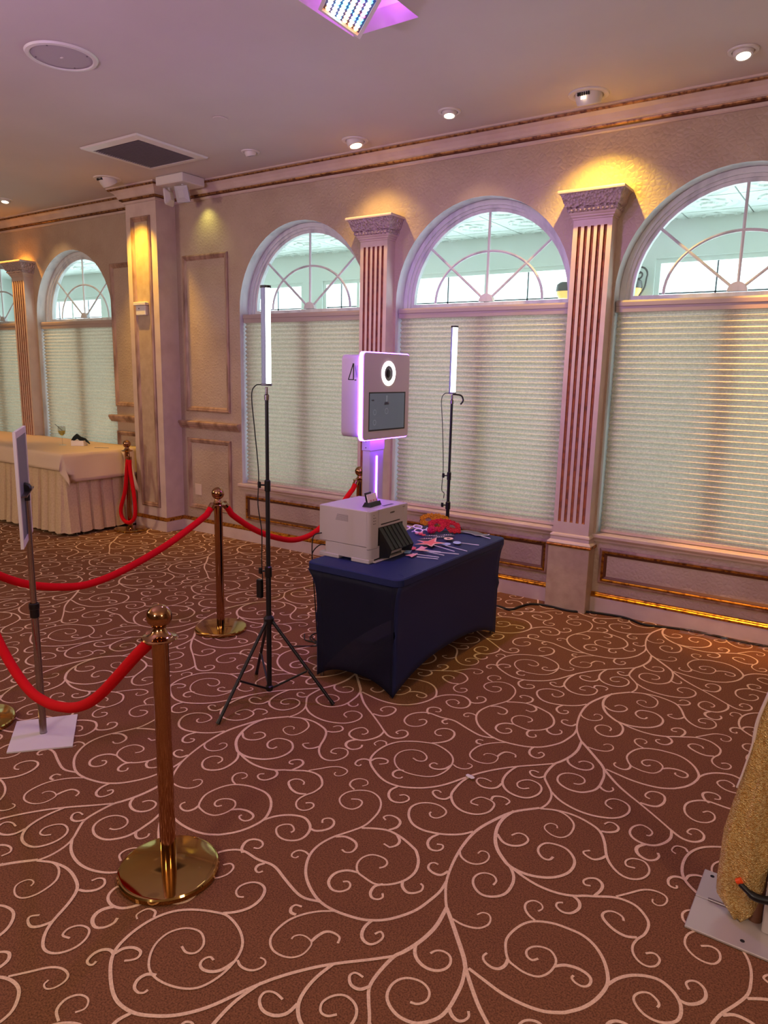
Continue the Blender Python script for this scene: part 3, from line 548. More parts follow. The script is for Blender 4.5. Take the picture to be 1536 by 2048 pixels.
# wall panels and chair rails either side of the column, panels below the windows
panels = thing('trim_3', 'antique glazed panel mouldings on the window wall', None, (-5.76, D, 0), kind='structure')
for x0, x1 in ((-6.085, -5.43), (-7.29, -6.66)):
    picture_frame('panel_frame', x0, x1, 1.295, 2.865, D, PF, 'antique_trim', panels)
    picture_frame('panel_frame', x0, x1, 0.25, 1.012, D, PF, 'antique_trim', panels)
CR = [(0.0, 1.112), (0.014, 1.115), (0.018, 1.128), (0.032, 1.142), (0.040, 1.160), (0.048, 1.164), (0.050, 1.182), (0.040, 1.192), (0.0, 1.196)]
for x0, x1 in ((-6.18, -5.30), (-7.395, -6.655)):
    vs = [(x, D-d, z) for x in (x0, x1) for d, z in CR]; n = len(CR)
    mesh('chair_rail', vs, [(k, k+1, n+k+1, n+k) for k in range(n-1)]+[tuple(range(n)), tuple(range(2*n-1, n-1, -1))], 'antique_trim', panels)
for xc in BAYS:
    x0, x1 = xc-0.715, xc+0.715
    fr = picture_frame('apron_frame', x0, x1, 0.222, 0.492, D, [(0.0, 0.0), (0.0, 0.012), (0.012, 0.018), (0.020, 0.018)], 'antique_trim', panels)
    picture_frame('gilded_edge', x0+0.019, x1-0.019, 0.241, 0.473, D, [(0.0, 0.018), (0.004, 0.024), (0.012, 0.024), (0.018, 0.014)], 'gilding', fr)
    picture_frame('glazed_inner_edge', x0+0.036, x1-0.036, 0.258, 0.456, D, [(0.0, 0.014), (0.006, 0.012), (0.018, 0.002), (0.020, 0.0)], 'dark_glaze', fr)
    SP = [(0.0, 0.535), (0.012, 0.537), (0.016, 0.552), (0.030, 0.560), (0.040, 0.572), (0.040, 0.590), (0.034, 0.5935), (-0.10, 0.5945)]
    vs = [(x, D-d, z) for x in (xc-0.79, xc+0.79) for d, z in SP]; n = len(SP)
    mesh('window_sill', vs, [(k, k+1, n+k+1, n+k) for k in range(n-1)]+[tuple(range(n)), tuple(range(2*n-1, n-1, -1))], 'trim_paint', panels)

# fluted pilasters
def ornament_mat():
    m = mat('carved_paint', (206, 182, 184), 0.4, bump=('voronoi', 55, 0.9, 0.03)); return m
ornament_mat()
def pilaster(n, xc, lab):
    o = thing('trim_%d' % n, lab, None, (xc, D, 0), kind='structure')
    yf = D-0.115; hw = 0.136
    # shaft with five rounded flutes cut as real channels
    z0, z1 = 0.672, 2.757; fl = [(-0.0912+0.0456*k) for k in range(5)]; fw = 0.0112
    bm = bmesh.new()
    def q(*p): bm.faces.new([bm.verts.new(v) for v in p])
    zb, zt = 0.565, 2.85
    q((xc-hw, yf, zb), (xc+hw, yf, zb), (xc+hw, yf, z0), (xc-hw, yf, z0))
    q((xc-hw, yf, z1), (xc+hw, yf, z1), (xc+hw, yf, zt), (xc-hw, yf, zt))
    xs = [xc-hw]
    for f in fl: xs += [xc+f-fw, xc+f+fw]
    xs.append(xc+hw)
    for a, b in zip(xs[0::2], xs[1::2]): q((a, yf, z0), (b, yf, z0), (b, yf, z1), (a, yf, z1))
    for s in (-1, 1): q((xc+s*hw, yf, zb), (xc+s*hw, D, zb), (xc+s*hw, D, zt), (xc+s*hw, yf, zt))
    bmobj('shaft', bm, 'trim_paint', o)
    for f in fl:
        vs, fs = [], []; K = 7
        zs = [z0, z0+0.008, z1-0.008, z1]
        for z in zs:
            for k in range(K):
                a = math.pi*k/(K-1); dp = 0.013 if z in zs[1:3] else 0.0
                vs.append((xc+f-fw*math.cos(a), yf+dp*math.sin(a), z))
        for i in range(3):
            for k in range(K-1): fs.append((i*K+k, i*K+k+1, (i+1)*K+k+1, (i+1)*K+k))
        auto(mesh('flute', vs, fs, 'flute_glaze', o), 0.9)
    # square plinth
    box('plinth', xc-0.157, xc+0.157, D-0.135, D, 0.0, 0.485, 'panel_paint', o, bev=0.003)
    def collar(name, prof, m, x=hw):
        pth = [(xc-x, D), (xc-x, yf), (xc+x, yf), (xc+x, D)]
        return sweep(name, pth, prof, m, o)
    collar('gilded_band', [(0.018, 0.486), (0.030, 0.489), (0.034, 0.500), (0.030, 0.508), (0.026, 0.508)], 'gilding')
    collar('base_moulding', [(0.026, 0.506), (0.032, 0.514), (0.026, 0.524), (0.012, 0.534), (0.010, 0.556), (0.016, 0.566), (0.012, 0.578), (0.0, 0.586)], 'trim_paint')
    collar('capital_neck', [(0.0, 2.80), (0.006, 2.804), (0.006, 2.812), (0.016, 2.820), (0.016, 2.828), (0.024, 2.836), (0.028, 2.846)], 'trim_paint')
    collar('capital_bead', [(0.028, 2.846), (0.038, 2.852), (0.042, 2.866), (0.036, 2.876)], 'carved_paint')
    collar('capital_frieze', [(0.036, 2.876), (0.046, 2.882), (0.052, 2.890), (0.075, 2.955), (0.082, 2.965)], 'carved_paint')
    collar('capital_top', [(0.082, 2.965), (0.092, 2.966), (0.094, 2.976), (0.090, 2.986), (0.0, 2.988), (-0.12, 2.989)], 'trim_paint')
    # egg-and-dart beads
    nb = 10
    for k in range(nb):
        x = xc-0.155+0.31*(k+0.5)/nb
        bm = bmesh.new(); bmesh.ops.create_uvsphere(bm, u_segments=8, v_segments=5, radius=0.5)
        bmesh.ops.scale(bm, vec=(0.022, 0.016, 0.018), verts=bm.verts); bmesh.ops.translate(bm, vec=(x, yf-0.040, 2.860), verts=bm.verts)
        bmobj('bead', bm, 'trim_paint', o, smooth=True)
pilaster(4, -1.772, 'fluted pilaster between the two right-hand windows')
pilaster(5, -3.607, 'fluted pilaster behind the photo booth')
pilaster(6, -8.985, 'fluted pilaster at the far left')

# ------------------------------------------------------------------ the glazed porch behind the windows
PY, PZ = 8.2, 3.36
porch = box('floor_porch', XL, XR, D+0.26, PY+0.3, -0.12, -0.02, 'porch_paint'); tag(porch, 'pale floor of the porch behind the windows', kind='structure')
pc = box('ceiling_porch', XL, XR, D+0.26, PY+0.3, PZ+0.02, PZ+0.12, 'tin'); tag(pc, 'pressed tin ceiling of the porch', kind='structure')
def tin_tiles():
    s = 0.61; vs, fs = [], []
    rings = [(0.30, 0.0), (0.27, 0.010), (0.25, 0.0), (0.20, 0.0), (0.185, 0.014), (0.16, 0.014), (0.145, 0.0), (0.08, 0.0), (0.065, 0.016), (0.0, 0.02)]
    seg = 20
    for r, h in rings[:-1]:
        for k in range(seg):
            a = 2*math.pi*k/seg; w = 1+0.10*math.cos(8*a)*(0.05 < r < 0.2)
            vs.append((r*w*math.cos(a), r*w*math.sin(a), -h))
    vs.append((0, 0, -0.02)); c = len(vs)-1
    for i in range(len(rings)-2):
        for k in range(seg): fs.append((i*seg+k, i*seg+(k+1) % seg, (i+1)*seg+(k+1) % seg, (i+1)*seg+k))
    i = len(rings)-2
    for k in range(seg): fs.append((i*seg+k, i*seg+(k+1) % seg, c))
    h = s/2-0.006; b0 = len(vs)
    vs += [(-h, -h, -0.004), (h, -h, -0.004), (h, h, -0.004), (-h, h, -0.004), (-h, -h, 0.012), (h, -h, 0.012), (h, h, 0.012), (-h, h, 0.012)]
    fs += [(b0, b0+1, b0+5, b0+4), (b0+1, b0+2, b0+6, b0+5), (b0+2, b0+3, b0+7, b0+6), (b0+3, b0, b0+4, b0+7)]
    q = seg//4
    for j in range(4):                                   # square rim to the outer ring
        cidx = [b0+2, b0+3, b0, b0+1][j]; nxt = [b0+2, b0+3, b0, b0+1][(j+1) % 4]
        st = seg//8
        ring = [((seg//8)+j*q+k) % seg for k in range(q+1)]
        fs.append(tuple([cidx]+ring+[nxt])) if False else None
        mid = len(ring)//2
        for k in range(len(ring)-1):
            fs.append((cidx if k < mid else nxt, ring[k], ring[k+1]))
        fs.append((cidx, ring[mid], nxt))
    me = bpy.data.meshes.new('tin_tile'); me.from_pydata(vs, [], [f for f in fs if f]); me.materials.append(MATS['tin'])
    bm = bmesh.new(); bm.from_mesh(me); bmesh.ops.recalc_face_normals(bm, faces=bm.faces); bm.to_mesh(me); bm.free()
    x = -11.3
    while x < 1.6:
        for j in range(5):
            o = bpy.data.objects.new('tin_tile', me); put(o, pc); o.location = (x, D+0.26+0.305+s*j, PZ)
        x += s
tin_tiles()
def porch_wall():
    bm = bmesh.new(); y0, y1 = PY, PY+0.16; zt, zb = 2.985, 0.55
    wins = [(-13.6, -11.75), (-11.3, -9.5), (-9.1, -7.02), (-6.66, -5.45), (-5.2, -3.05), (-2.13, 0.3), (0.7, 2.8)]
    addbox(bm, XL, XR, y0, y1, zt, PZ+0.05); addbox(bm, XL, XR, y0, y1, -0.02, zb)
    e = XL
    for a, b in wins:
        addbox(bm, e, a, y0, y1, zb, zt); e = b
    addbox(bm, e, XR, y0, y1, zb, zt)
    o = bmobj('wall_porch', bm, 'porch_paint'); tag(o, 'white outer wall of the porch with wide windows', kind='structure')
    for a, b in wins:
        w = bmesh.new()
        for x0, x1, z0, z1 in ((a, a+0.05, zb, zt), (b-0.05, b, zb, zt), (a+0.05, b-0.05, zt-0.05, zt), (a+0.05, b-0.05, zb, zb+0.05), ((a+b)/2-0.02, (a+b)/2+0.02, zb+0.05, zt-0.05)):
            addbox(w, x0, x1, y0+0.03, y0+0.09, z0, z1)
        f = bmobj('window_frame', w, 'porch_paint', o)
        g = bmesh.new()
        for k in (1, 3): addbox(g, a+(b-a)*k/4-0.008, a+(b-a)*k/4+0.008, y0+0.05, y0+0.065, zb, zt)
        addbox(g, a, b, y0+0.05, y0+0.065, 2.62, 2.636)
        bmobj('glazing_bars', g, 'grey_plastic', f)
porch_wall()
for x0, x1 in ((XL, XL+0.1), (XR-0.1, XR)):
    tag(box('wall_porch_end', x0, x1, D+0.26, PY, -0.02, PZ+0.05, 'porch_paint'), 'end wall of the porch', kind='structure')
lamp('daylight_portal', 'AREA', (-5.3, PY+0.4, 1.8), 1, (1, 1, 1), 17.5, aim=(-5.3, 0, 1.8), shape='RECTANGLE', size_y=2.6, portal=True)
mat('amber_shade', (236, 190, 120), 0.4, emit=(255, 196, 110), estr=0.9)
mat('iron', (112, 108, 108), 0.5, metal=0.4)
def sconce(x, lab):
    o = thing('wall_sconce', lab, 'lamp', (x, PY-0.12, 2.69), group='iron sconces in the porch')
    y = PY-0.12
    box('back_plate', x-0.04, x+0.04, PY-0.02, PY, 2.54, 2.76, 'iron', o, bev=0.006)
    pts = []
    for k in range(26):
        a = math.radians(-25+k*19); r = 0.088-0.0028*k
        pts.append((x+0.05+r*math.cos(a), y-0.02, 2.815+r*math.sin(a)))
    tube('scroll_arm', spline([(x+0.0, PY-0.02, 2.58), (x+0.06, y, 2.60), (x+0.112, y-0.01, 2.68)]+pts[:1], 5)+[Vector(p) for p in pts[1:]], 0.0095, 'iron', o, seg=8)
    bm = bmesh.new(); bmesh.ops.create_icosphere(bm, subdivisions=2, radius=0.016); bmesh.ops.translate(bm, vec=pts[-1], verts=bm.verts); bmobj('scroll_end', bm, 'iron', o, smooth=True)
    lathe('shade', [(0.03, 0.0), (0.075, 0.01), (0.10, 0.05), (0.105, 0.09), (0.10, 0.09), (0.07, 0.02), (0.03, 0.01)], 'amber_shade', o, loc=(x-0.02, y-0.03, 2.585), seg=20)
    lathe('crown_band', [(0.108, 0.085), (0.112, 0.10), (0.104, 0.16), (0.07, 0.185), (0.0, 0.19)], 'iron', o, loc=(x-0.02, y-0.03, 2.585), seg=20)
sconce(-2.30, 'iron scroll sconce with amber shade, seen through the rightmost arched window')
sconce(-3.02, 'iron scroll sconce just peeking out left of the right-hand fluted pilaster')
# ------------------------------------------------------------------ brass stanchions
def make_stanchion():
    o = thing('brass_stanchion', '', 'stanchion', (0, 0, 0), group='brass rope stanchions')
    lathe('base_plate', [(0.0, 0.002), (0.165, 0.002), (0.172, 0.006), (0.172, 0.020), (0.168, 0.0255), (0.160, 0.0275), (0.03, 0.030), (0.0, 0.030)], 'brass_plate', o, seg=64)
    lathe('pole', [(0.027, 0.030), (0.027, 0.862)], 'brass', o, seg=32)
    lathe('rope_plate', [(0.020, 0.858), (0.056, 0.860), (0.0595, 0.864), (0.056, 0.868), (0.046, 0.870), (0.030, 0.878), (0.022, 0.890), (0.018, 0.900), (0.0175, 0.906)], 'brass', o, seg=40)
    lathe('ball_finial', [(0.0175, 0.896), (0.018, 0.903)]+[(0.0415*math.sin(math.radians(a)), 0.936-0.0415*math.cos(math.radians(a))) for a in range(26, 181, 11)]+[(0.0, 0.9775)], 'brass', o, seg=40)
    return o
ST = [(-1.848, 1.445), (-3.496, 3.237), (-6.545, 4.79), (-3.45, 4.75), (-3.46, 1.60)]
STL = ['brass ball-top stanchion standing nearest, with its whole round base in front',
       'brass ball-top stanchion left of the light stand, hooked to two red ropes',
       'brass ball-top stanchion beside the buffet table with a looped rope hanging down',
       'brass ball-top stanchion mostly hidden behind the photo booth post',
       'brass stanchion of which only a sliver of base shows at the left edge']
st0 = make_stanchion()
for i, p in enumerate(ST):
    s = st0 if i == 0 else clone(st0, (p[0], p[1], 0))
    s.location = (p[0], p[1], 0); s['label'] = STL[i]

def velvet_rope(pts, label, ends=True):
    o = thing('velvet_rope', label, 'rope', pts[len(pts)//2], group='red velvet ropes')
    P = spline(pts, 6)
    bod = P[2:-2]
    tube('rope', bod, 0.0205, 'velvet', o, seg=14)
    for A, B in ((bod[0], P[0]), (bod[-1], P[-1])):
        d = (B-A).normalized()
        tube('ferrule', [A-d*0.01, A+d*0.022, A+d*0.030], [0.0225, 0.0225, 0.012], 'brass', o, seg=14)
        tube('hook', spline([A+d*0.028, A+(B-A)*0.7, B+Vector((0, 0, 0.004))], 4), 0.0042, 'brass', o, seg=8)
    return o
velvet_rope([(-1.892, 1.449, 0.862), (-1.930, 1.453, 0.815), (-2.002, 1.460, 0.755), (-2.254, 1.484, 0.535), (-2.42, 1.50, 0.432), (-2.579, 1.516, 0.379), (-2.72, 1.53, 0.358), (-2.844, 1.541, 0.366), (-2.98, 1.555, 0.417), (-3.111, 1.567, 0.506), (-3.27, 1.58, 0.665), (-3.37, 1.59, 0.80), (-3.412, 1.595, 0.862)], 'red velvet rope hanging in a deep curve from the nearest stanchion')
velvet_rope([(-3.461, 1.645, 0.862), (-3.458, 1.69, 0.80), (-3.457, 1.768, 0.714), (-3.460, 1.943, 0.622), (-3.466, 2.168, 0.562), (-3.470, 2.33, 0.560), (-3.475, 2.492, 0.586), (-3.482, 2.69, 0.636), (-3.486, 2.867, 0.695), (-3.493, 3.110, 0.797), (-3.495, 3.150, 0.824), (-3.496, 3.192, 0.866)], 'red velvet rope passing behind the sign stand to the second stanchion')
velvet_rope([(-3.494, 3.283, 0.866), (-3.493, 3.330, 0.812), (-3.492, 3.365, 0.770), (-3.487, 3.517, 0.666), (-3.483, 3.66, 0.590), (-3.479, 3.812, 0.532), (-3.475, 3.93, 0.500), (-3.472, 4.040, 0.492), (-3.466, 4.16, 0.508), (-3.463, 4.28, 0.552), (-3.458, 4.46, 0.650), (-3.454, 4.620, 0.770), (-3.452, 4.66, 0.80), (-3.451, 4.705, 0.862)], 'red velvet rope running behind the light stand and the printer')
def looped_rope():
    x, y = ST[2]
    o = thing('velvet_rope', 'red velvet rope hanging doubled in a loop beside the buffet table', 'rope', (x+0.05, y-0.06, 0.5), group='red velvet ropes')
    pts = [(x+0.060, y-0.035, 0.79), (x+0.055, y-0.05, 0.70), (x+0.020, y-0.06, 0.45), (x-0.045, y-0.07, 0.27), (x-0.055, y-0.07, 0.18), (x-0.005, y-0.07, 0.115), (x+0.075, y-0.07, 0.105), (x+0.150, y-0.065, 0.150), (x+0.175, y-0.06, 0.24), (x+0.150, y-0.05, 0.42), (x+0.100, y-0.045, 0.66), (x+0.085, y-0.035, 0.79)]
    P = spline(pts, 6)
    tube('rope', P, 0.0205, 'velvet', o, seg=14)
    for p, s in ((P[0], 0), (P[-1], 1)):
        tube('ferrule', [p-Vector((0, 0, 0.012)), p+Vector((0, 0, 0.020))], 0.0222, 'brass', o, seg=14)
    tube('hook', spline([(x+0.072, y-0.035, 0.805), (x+0.066, y-0.030, 0.835), (x+0.050, y-0.015, 0.864)], 4), 0.0042, 'brass', o, seg=8)
looped_rope()

# ------------------------------------------------------------------ sign stand
def sign_stand():
    px, py = -3.105, 1.733
    o = thing('sign_stand', 'chrome floor sign stand with a square white base and a sign seen edge on', 'sign', (px, py, 0))
    c = [(-3.312, 1.719), (-3.145, 1.939), (-2.881, 1.741), (-3.066, 1.533)]
    mesh('base_plate', [(x, y, z) for z in (0.001, 0.008) for x, y in c], [(0, 1, 2, 3), (4, 5, 6, 7)]+[(k, (k+1) % 4, 4+(k+1) % 4, 4+k) for k in range(4)], 'white_plastic', o)
    lathe('lower_pole', [(0.0, 0.008), (0.018, 0.008), (0.0165, 0.012), (0.0165, 0.63)], 'chrome', o, loc=(px, py, 0), seg=24)
    lathe('upper_pole', [(0.0140, 0.62), (0.0140, 1.15), (0.0, 1.15)], 'chrome', o, loc=(px, py, 0), seg=24)
    lathe('collar', [(0.017, 0.585), (0.0205, 0.588), (0.0205, 0.625), (0.023, 0.628), (0.023, 0.652), (0.017, 0.655)], 'black_plastic', o, loc=(px, py, 0), seg=24)
    lathe('top_cap', [(0.0165, 1.135), (0.0165, 1.165), (0.0, 1.168)], 'black_plastic', o, loc=(px, py, 0), seg=20)
    a = Vector((-2.951, 1.612, 0)); b = Vector((-3.262, 1.834, 0)); d = (b-a).normalized(); n = Vector((-d.y, d.x, 0))
    if n.y < 0: n = -n                                  # n points away from the left, towards the pole side
    n = Vector((d.y, -d.x, 0)) if Vector((d.y, -d.x, 0)).dot(Vector((px, py, 0))-a) > 0 else Vector((-d.y, d.x, 0))
    z0, z1 = 0.955, 1.455
    def slab(name, u0, u1, h0, h1, t0, t1, m, par):
        L = (b-a).length; q = []
        for t in (t0, t1):
            for u, z in ((u0, h0), (u1, h0), (u1, h1), (u0, h1)):
                p = a+d*(L*u)+n*t; q.append((p.x, p.y, z))
        return mesh(name, q, [(0, 1, 2, 3), (4, 5, 6, 7)]+[(k, (k+1) % 4, 4+(k+1) % 4, 4+k) for k in range(4)], m, par)
    fr = slab('sign_board', 0, 1, z0, z1, -0.004, 0.003, 'white_plastic', o)
    for u0, u1, h0, h1 in ((0, 0.07, z0, z1), (0.93, 1, z0, z1), (0.07, 0.93, z0, z0+0.028), (0.07, 0.93, z1-0.028, z1)):
        slab('frame_edge', u0, u1, h0, h1, 0.003, 0.008, 'white_plastic', fr)
    slab('back_panel', 0.07, 0.93, z0+0.028, z1-0.028, 0.003, 0.005, 'grey_plastic', fr)
    br = slab('bracket', 0.10, 0.86, 1.172, 1.178, 0.004, 0.030, 'steel', o)
    mid = a+d*((b-a).length*0.5)+n*0.02
    tube('clamp_arm', [(mid.x, mid.y, 1.19), (px, py, 1.19)], 0.014, 'black_plastic', o, seg=10)
    lathe('clamp_knob', [(0.0, -0.022), (0.020, -0.020), (0.026, -0.010), (0.026, 0.010), (0.020, 0.020), (0.0, 0.022)], 'black_plastic', o, loc=(px, py, 1.19), seg=16, axis=toward((0.8, -0.6, 0)))
sign_stand()

# ------------------------------------------------------------------ light stands
def light_stand(name, label, x, y, feet, z_hub, zc, z_tube, nrm, k, box_z=None, cable_side=(-0.5, -0.3)):
    o = thing(name, label, 'light stand', (x, y, 0), group='tripod LED tube lights')
    hub = Vector((x, y, z_hub))
    lathe('lower_column', [(0.0, 0.028), (0.0135, 0.03), (0.0135, zc[0])], 'black_metal', o, loc=(x, y, 0), seg=16)
    lathe('middle_column', [(0.0115, zc[0]-0.02), (0.0115, zc[1])], 'black_metal', o, loc=(x, y, 0), seg=16)
    lathe('upper_column', [(0.0092, zc[1]-0.02), (0.0092, z_tube[0]-0.065)], 'black_metal', o, loc=(x, y, 0), seg=16)
    for z, r in ((zc[0], 0.0185), (zc[1], 0.0155)):
        cl = lathe('clamp_collar', [(0.011, z-0.035), (r, z-0.030), (r, z+0.022), (0.011, z+0.028)], 'black_plastic', o, loc=(x, y, 0), seg=16)
        bm = bmesh.new(); dx, dy = cable_side
        addbox(bm, x+dx*0.042-0.010, x+dx*0.042+0.010, y+dy*0.042-0.006, y+dy*0.042+0.006, z-0.016, z+0.018, 0.004)
        addtube(bm, [(x, y, z), (x+dx*0.045, y+dy*0.045, z)], 0.005, 6)
        bmobj('clamp_knob', bm, 'black_plastic', cl)
    hb = lathe('leg_hub', [(0.014, z_hub-0.030), (0.026, z_hub-0.024), (0.028, z_hub+0.006), (0.020, z_hub+0.016), (0.0135, z_hub+0.022)], 'black_plastic', o, loc=(x, y, 0), seg=18)
    lathe('brace_hub', [(0.0135, 0.035), (0.020, 0.038), (0.020, 0.058), (0.0135, 0.062)], 'black_plastic', o, loc=(x, y, 0), seg=18)
    for fx, fy in feet:
        f = Vector((fx, fy, 0.006)); d = (f-Vector((x, y, 0.006))).normalized()
        top = hub+d*0.022-Vector((0, 0, 0.012))
        lg = tube('leg', [top, f], 0.0088, 'black_metal', o, seg=10)
        m = top.lerp(f, 0.59)
        tube('brace', [m, Vector((x, y, 0.048))+d*0.015], 0.0058, 'black_metal', lg, seg=8)
        tube('rubber_foot', [f+(top-f)*0.04, f+(top-f)*0.0], 0.0105, 'black_plastic', lg, seg=10)
        lathe('rivet', [(0.0, -0.010), (0.005, -0.010), (0.005, 0.010), (0.0, 0.010)], 'chrome', lg, loc=m, seg=8, axis=toward(d.cross(Vector((0, 0, 1)))))
    z0, z1 = z_tube; R = 0.0245
    lathe('spigot', [(0.0, z0-0.072), (0.0125, z0-0.070), (0.0125, z0-0.045), (0.0075, z0-0.040), (0.0075, z0-0.006)], 'chrome', o, loc=(x, y, 0), seg=14)
    a0 = math.atan2(nrm[1], nrm[0])
    def half(name, a, b, m, r, inner=False):
        n = 14; vs, fs = [], []
        for z in (z0+0.012, z1-0.012):
            for i in range(n+1):
                t = a+(b-a)*i/n; vs.append((x+r*math.cos(t), y+r*math.sin(t), z))
        for i in range(n): fs.append((i, i+1, n+2+i, n+1+i))
        fs += [tuple(range(n+1)), tuple(range(2*n+1, n, -1)), (0, n, 2*n+1, n+1)]
        return auto(mesh(name, vs, fs, m, o), 0.8)
    half('tube_shell', a0+math.pi*0.5, a0+math.pi*1.5, 'slate_shell', R)
    half('light_tube', a0-math.pi*0.5, a0+math.pi*0.5, 'tube_glow', R-0.0015)
    for z in (z0, z1-0.012):
        lathe('end_cap', [(0.0, z), (R+0.002, z), (R+0.002, z+0.012), (0.0, z+0.012)], 'grey_plastic' if z == z0 else 'black_plastic', o, loc=(x, y, 0), seg=24)
    dx, dy = cable_side
    cp = [(x+dx*0.02, y+dy*0.02, z0+0.006), (x+dx*0.055, y+dy*0.055, z0), (x+dx*0.075, y+dy*0.075, z0-0.05), (x+dx*0.062, y+dy*0.062, z0-0.22), (x+dx*0.045, y+dy*0.045, zc[1]+0.06), (x+dx*0.05, y+dy*0.05, zc[1]-0.1), (x+dx*0.032, y+dy*0.032, (zc[0]+zc[1])/2-0.02), (x+dx*0.034, y+dy*0.034, zc[0]+0.05)]
    if box_z: cp += [(x+dx*0.03, y+dy*0.03, box_z+0.05)]
    tube('cable', spline(cp, 6), 0.0030, 'cord', o, seg=6)
    if box_z:
        box('control_box', x+dx*0.045-0.017, x+dx*0.045+0.017, y+dy*0.045-0.012, y+dy*0.045+0.012, box_z-0.05, box_z+0.05, 'black_plastic', o, bev=0.004)
    return o
light_stand('light_stand', 'tall tripod LED tube light standing on the carpet left of the navy table', -2.529, 2.68,
            [(-2.509, 2.287), (-2.182, 2.797), (-2.783, 2.843)], 0.437, (0.70, 1.155), (1.655, 2.135), (0.79, 0.61), 0, box_z=0.605, cable_side=(-0.83, -0.56))
ls2 = light_stand('light_stand', 'tripod LED tube light standing behind the far end of the navy table', -2.545, 4.62,
            [(-2.35, 4.92), (-2.92, 4.62), (-2.36, 4.32)], 0.44, (0.78, 1.0), (1.594, 2.07), (0.99, -0.10), 1, cable_side=(-0.83, -0.56))
tube('handle', spline([(-2.54, 4.62, 1.592), (-2.49, 4.65, 1.585), (-2.475, 4.66, 1.55), (-2.49, 4.65, 1.52)], 4), 0.006, 'black_plastic', ls2, seg=8)

# ------------------------------------------------------------------ navy table
TZ = 0.672
def navy_table():
    o = thing('covered_table', 'folding table in a navy stretch cover holding the printer and party props', 'table', (-2.25, 3.69, 0))
    x0, x1, y0, y1 = -2.578, -1.938, 3.035, 4.345
    fx0, fx1, fy0, fy1 = -2.495, -1.972, 3.045, 4.315
    r = 0.05
    def rr(a0, a1, b0, b1, r, n=5):
        P = []
        for cx, cy, s in ((a0+r, b0+r, math.pi), (a1-r, b0+r, 1.5*math.pi), (a1-r, b1-r, 0), (a0+r, b1-r, 0.5*math.pi)):
            for k in range(n+1):
                t = s+0.5*math.pi*k/n; P.append((cx+r*math.cos(t), cy+r*math.sin(t)))
        return P
    A = rr(x0, x1, y0, y1, r); n = len(A); vs, fs = [], []
    B = rr(x0+0.006, x1-0.006, y0+0.006, y1-0.006, r-0.005)
    for P, z in ((B, TZ), (A, TZ-0.006), (A, TZ-0.040), (B, TZ-0.046)): vs += [(x, y, z) for x, y in P]
    fs.append(tuple(range(n)))
    for i in range(3):
        for k in range(n): fs.append((i*n+k, i*n+(k+1) % n, (i+1)*n+(k+1) % n, (i+1)*n+k))
    auto(mesh('cover_top', vs, fs, 'navy_spandex', o), 0.7)
    NU, NV = 28, 14
    def panel(name, a, b, fa, fb, A_, m, out):
        # a,b: top corners; fa,fb: feet; A_: height of the arched hem
        vs, fs = [], []
        for v in range(NV+1):
            t = v/NV
            e = 1-math.exp(-t*9)*(1-t)
            for u in range(NU+1):
                s = u/NU
                top = Vector(a).lerp(Vector(b), s); bot = Vector(fa).lerp(Vector(fb), s)
                w = abs(2*s-1); hem = A_*(1-w**2.6)*(1.0 if w < 0.93 else max(0.0, (1-w)/0.07)**0.6)+0.004
                p = top.lerp(bot, e); z = (TZ-0.044)*(1-t)+hem*t
                cv = 0.018*math.sin(math.pi*t)*math.sin(math.pi*s)
                p = p-Vector(out)*cv
                kn = 0.010*math.exp(-((z-0.36)/0.02)**2)*math.exp(-((1-w)/0.05)**2)
                p = p+Vector(out)*kn
                vs.append((p.x, p.y, z))
        for v in range(NV):
            for u in range(NU): fs.append((v*(NU+1)+u, v*(NU+1)+u+1, (v+1)*(NU+1)+u+1, (v+1)*(NU+1)+u))
        ob = mesh(name, vs, fs, m, o, smooth=True)
        md = ob.modifiers.new('thickness', 'SOLIDIFY'); md.thickness = 0.003
    i = 0.012
    c = [(x0+i, y0+i), (x1-i, y0+i), (x1-i, y1-i), (x0+i, y1-i)]; f = [(fx0, fy0), (fx1, fy0), (fx1, fy1), (fx0, fy1)]
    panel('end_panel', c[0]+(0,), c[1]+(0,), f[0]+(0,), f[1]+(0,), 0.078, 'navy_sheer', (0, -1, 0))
    panel('side_panel', c[1]+(0,), c[2]+(0,), f[1]+(0,), f[2]+(0,), 0.120, 'navy_spandex', (1, 0, 0))
    panel('end_panel', c[2]+(0,), c[3]+(0,), f[2]+(0,), f[3]+(0,), 0.078, 'navy_spandex', (0, 1, 0))
    panel('side_panel', c[3]+(0,), c[0]+(0,), f[3]+(0,), f[0]+(0,), 0.120, 'navy_spandex', (-1, 0, 0))
    tube('corner_seam', spline([(x1-0.075, y0+0.10, TZ+0.0005), (x1-0.03, y0+0.085, TZ+0.0005), (x1-0.006, y0+0.045, TZ-0.003), (x1+0.001, y0+0.040, TZ-0.02), (x1+0.001, y0+0.040, TZ-0.04)], 4), 0.0018, 'navy_spandex', o, seg=5)
    box('tabletop', x0+0.03, x1-0.03, y0+0.03, y1-0.03, TZ-0.040, TZ-0.008, 'grey_plastic', o)
    for fx in (fx0+0.02, fx1-0.02):
        for fy in (fy0+0.02, fy1-0.02): tube('leg', [(fx, fy, TZ-0.04), (fx, fy, 0.0)], 0.012, 'steel', o, seg=10)
navy_table()

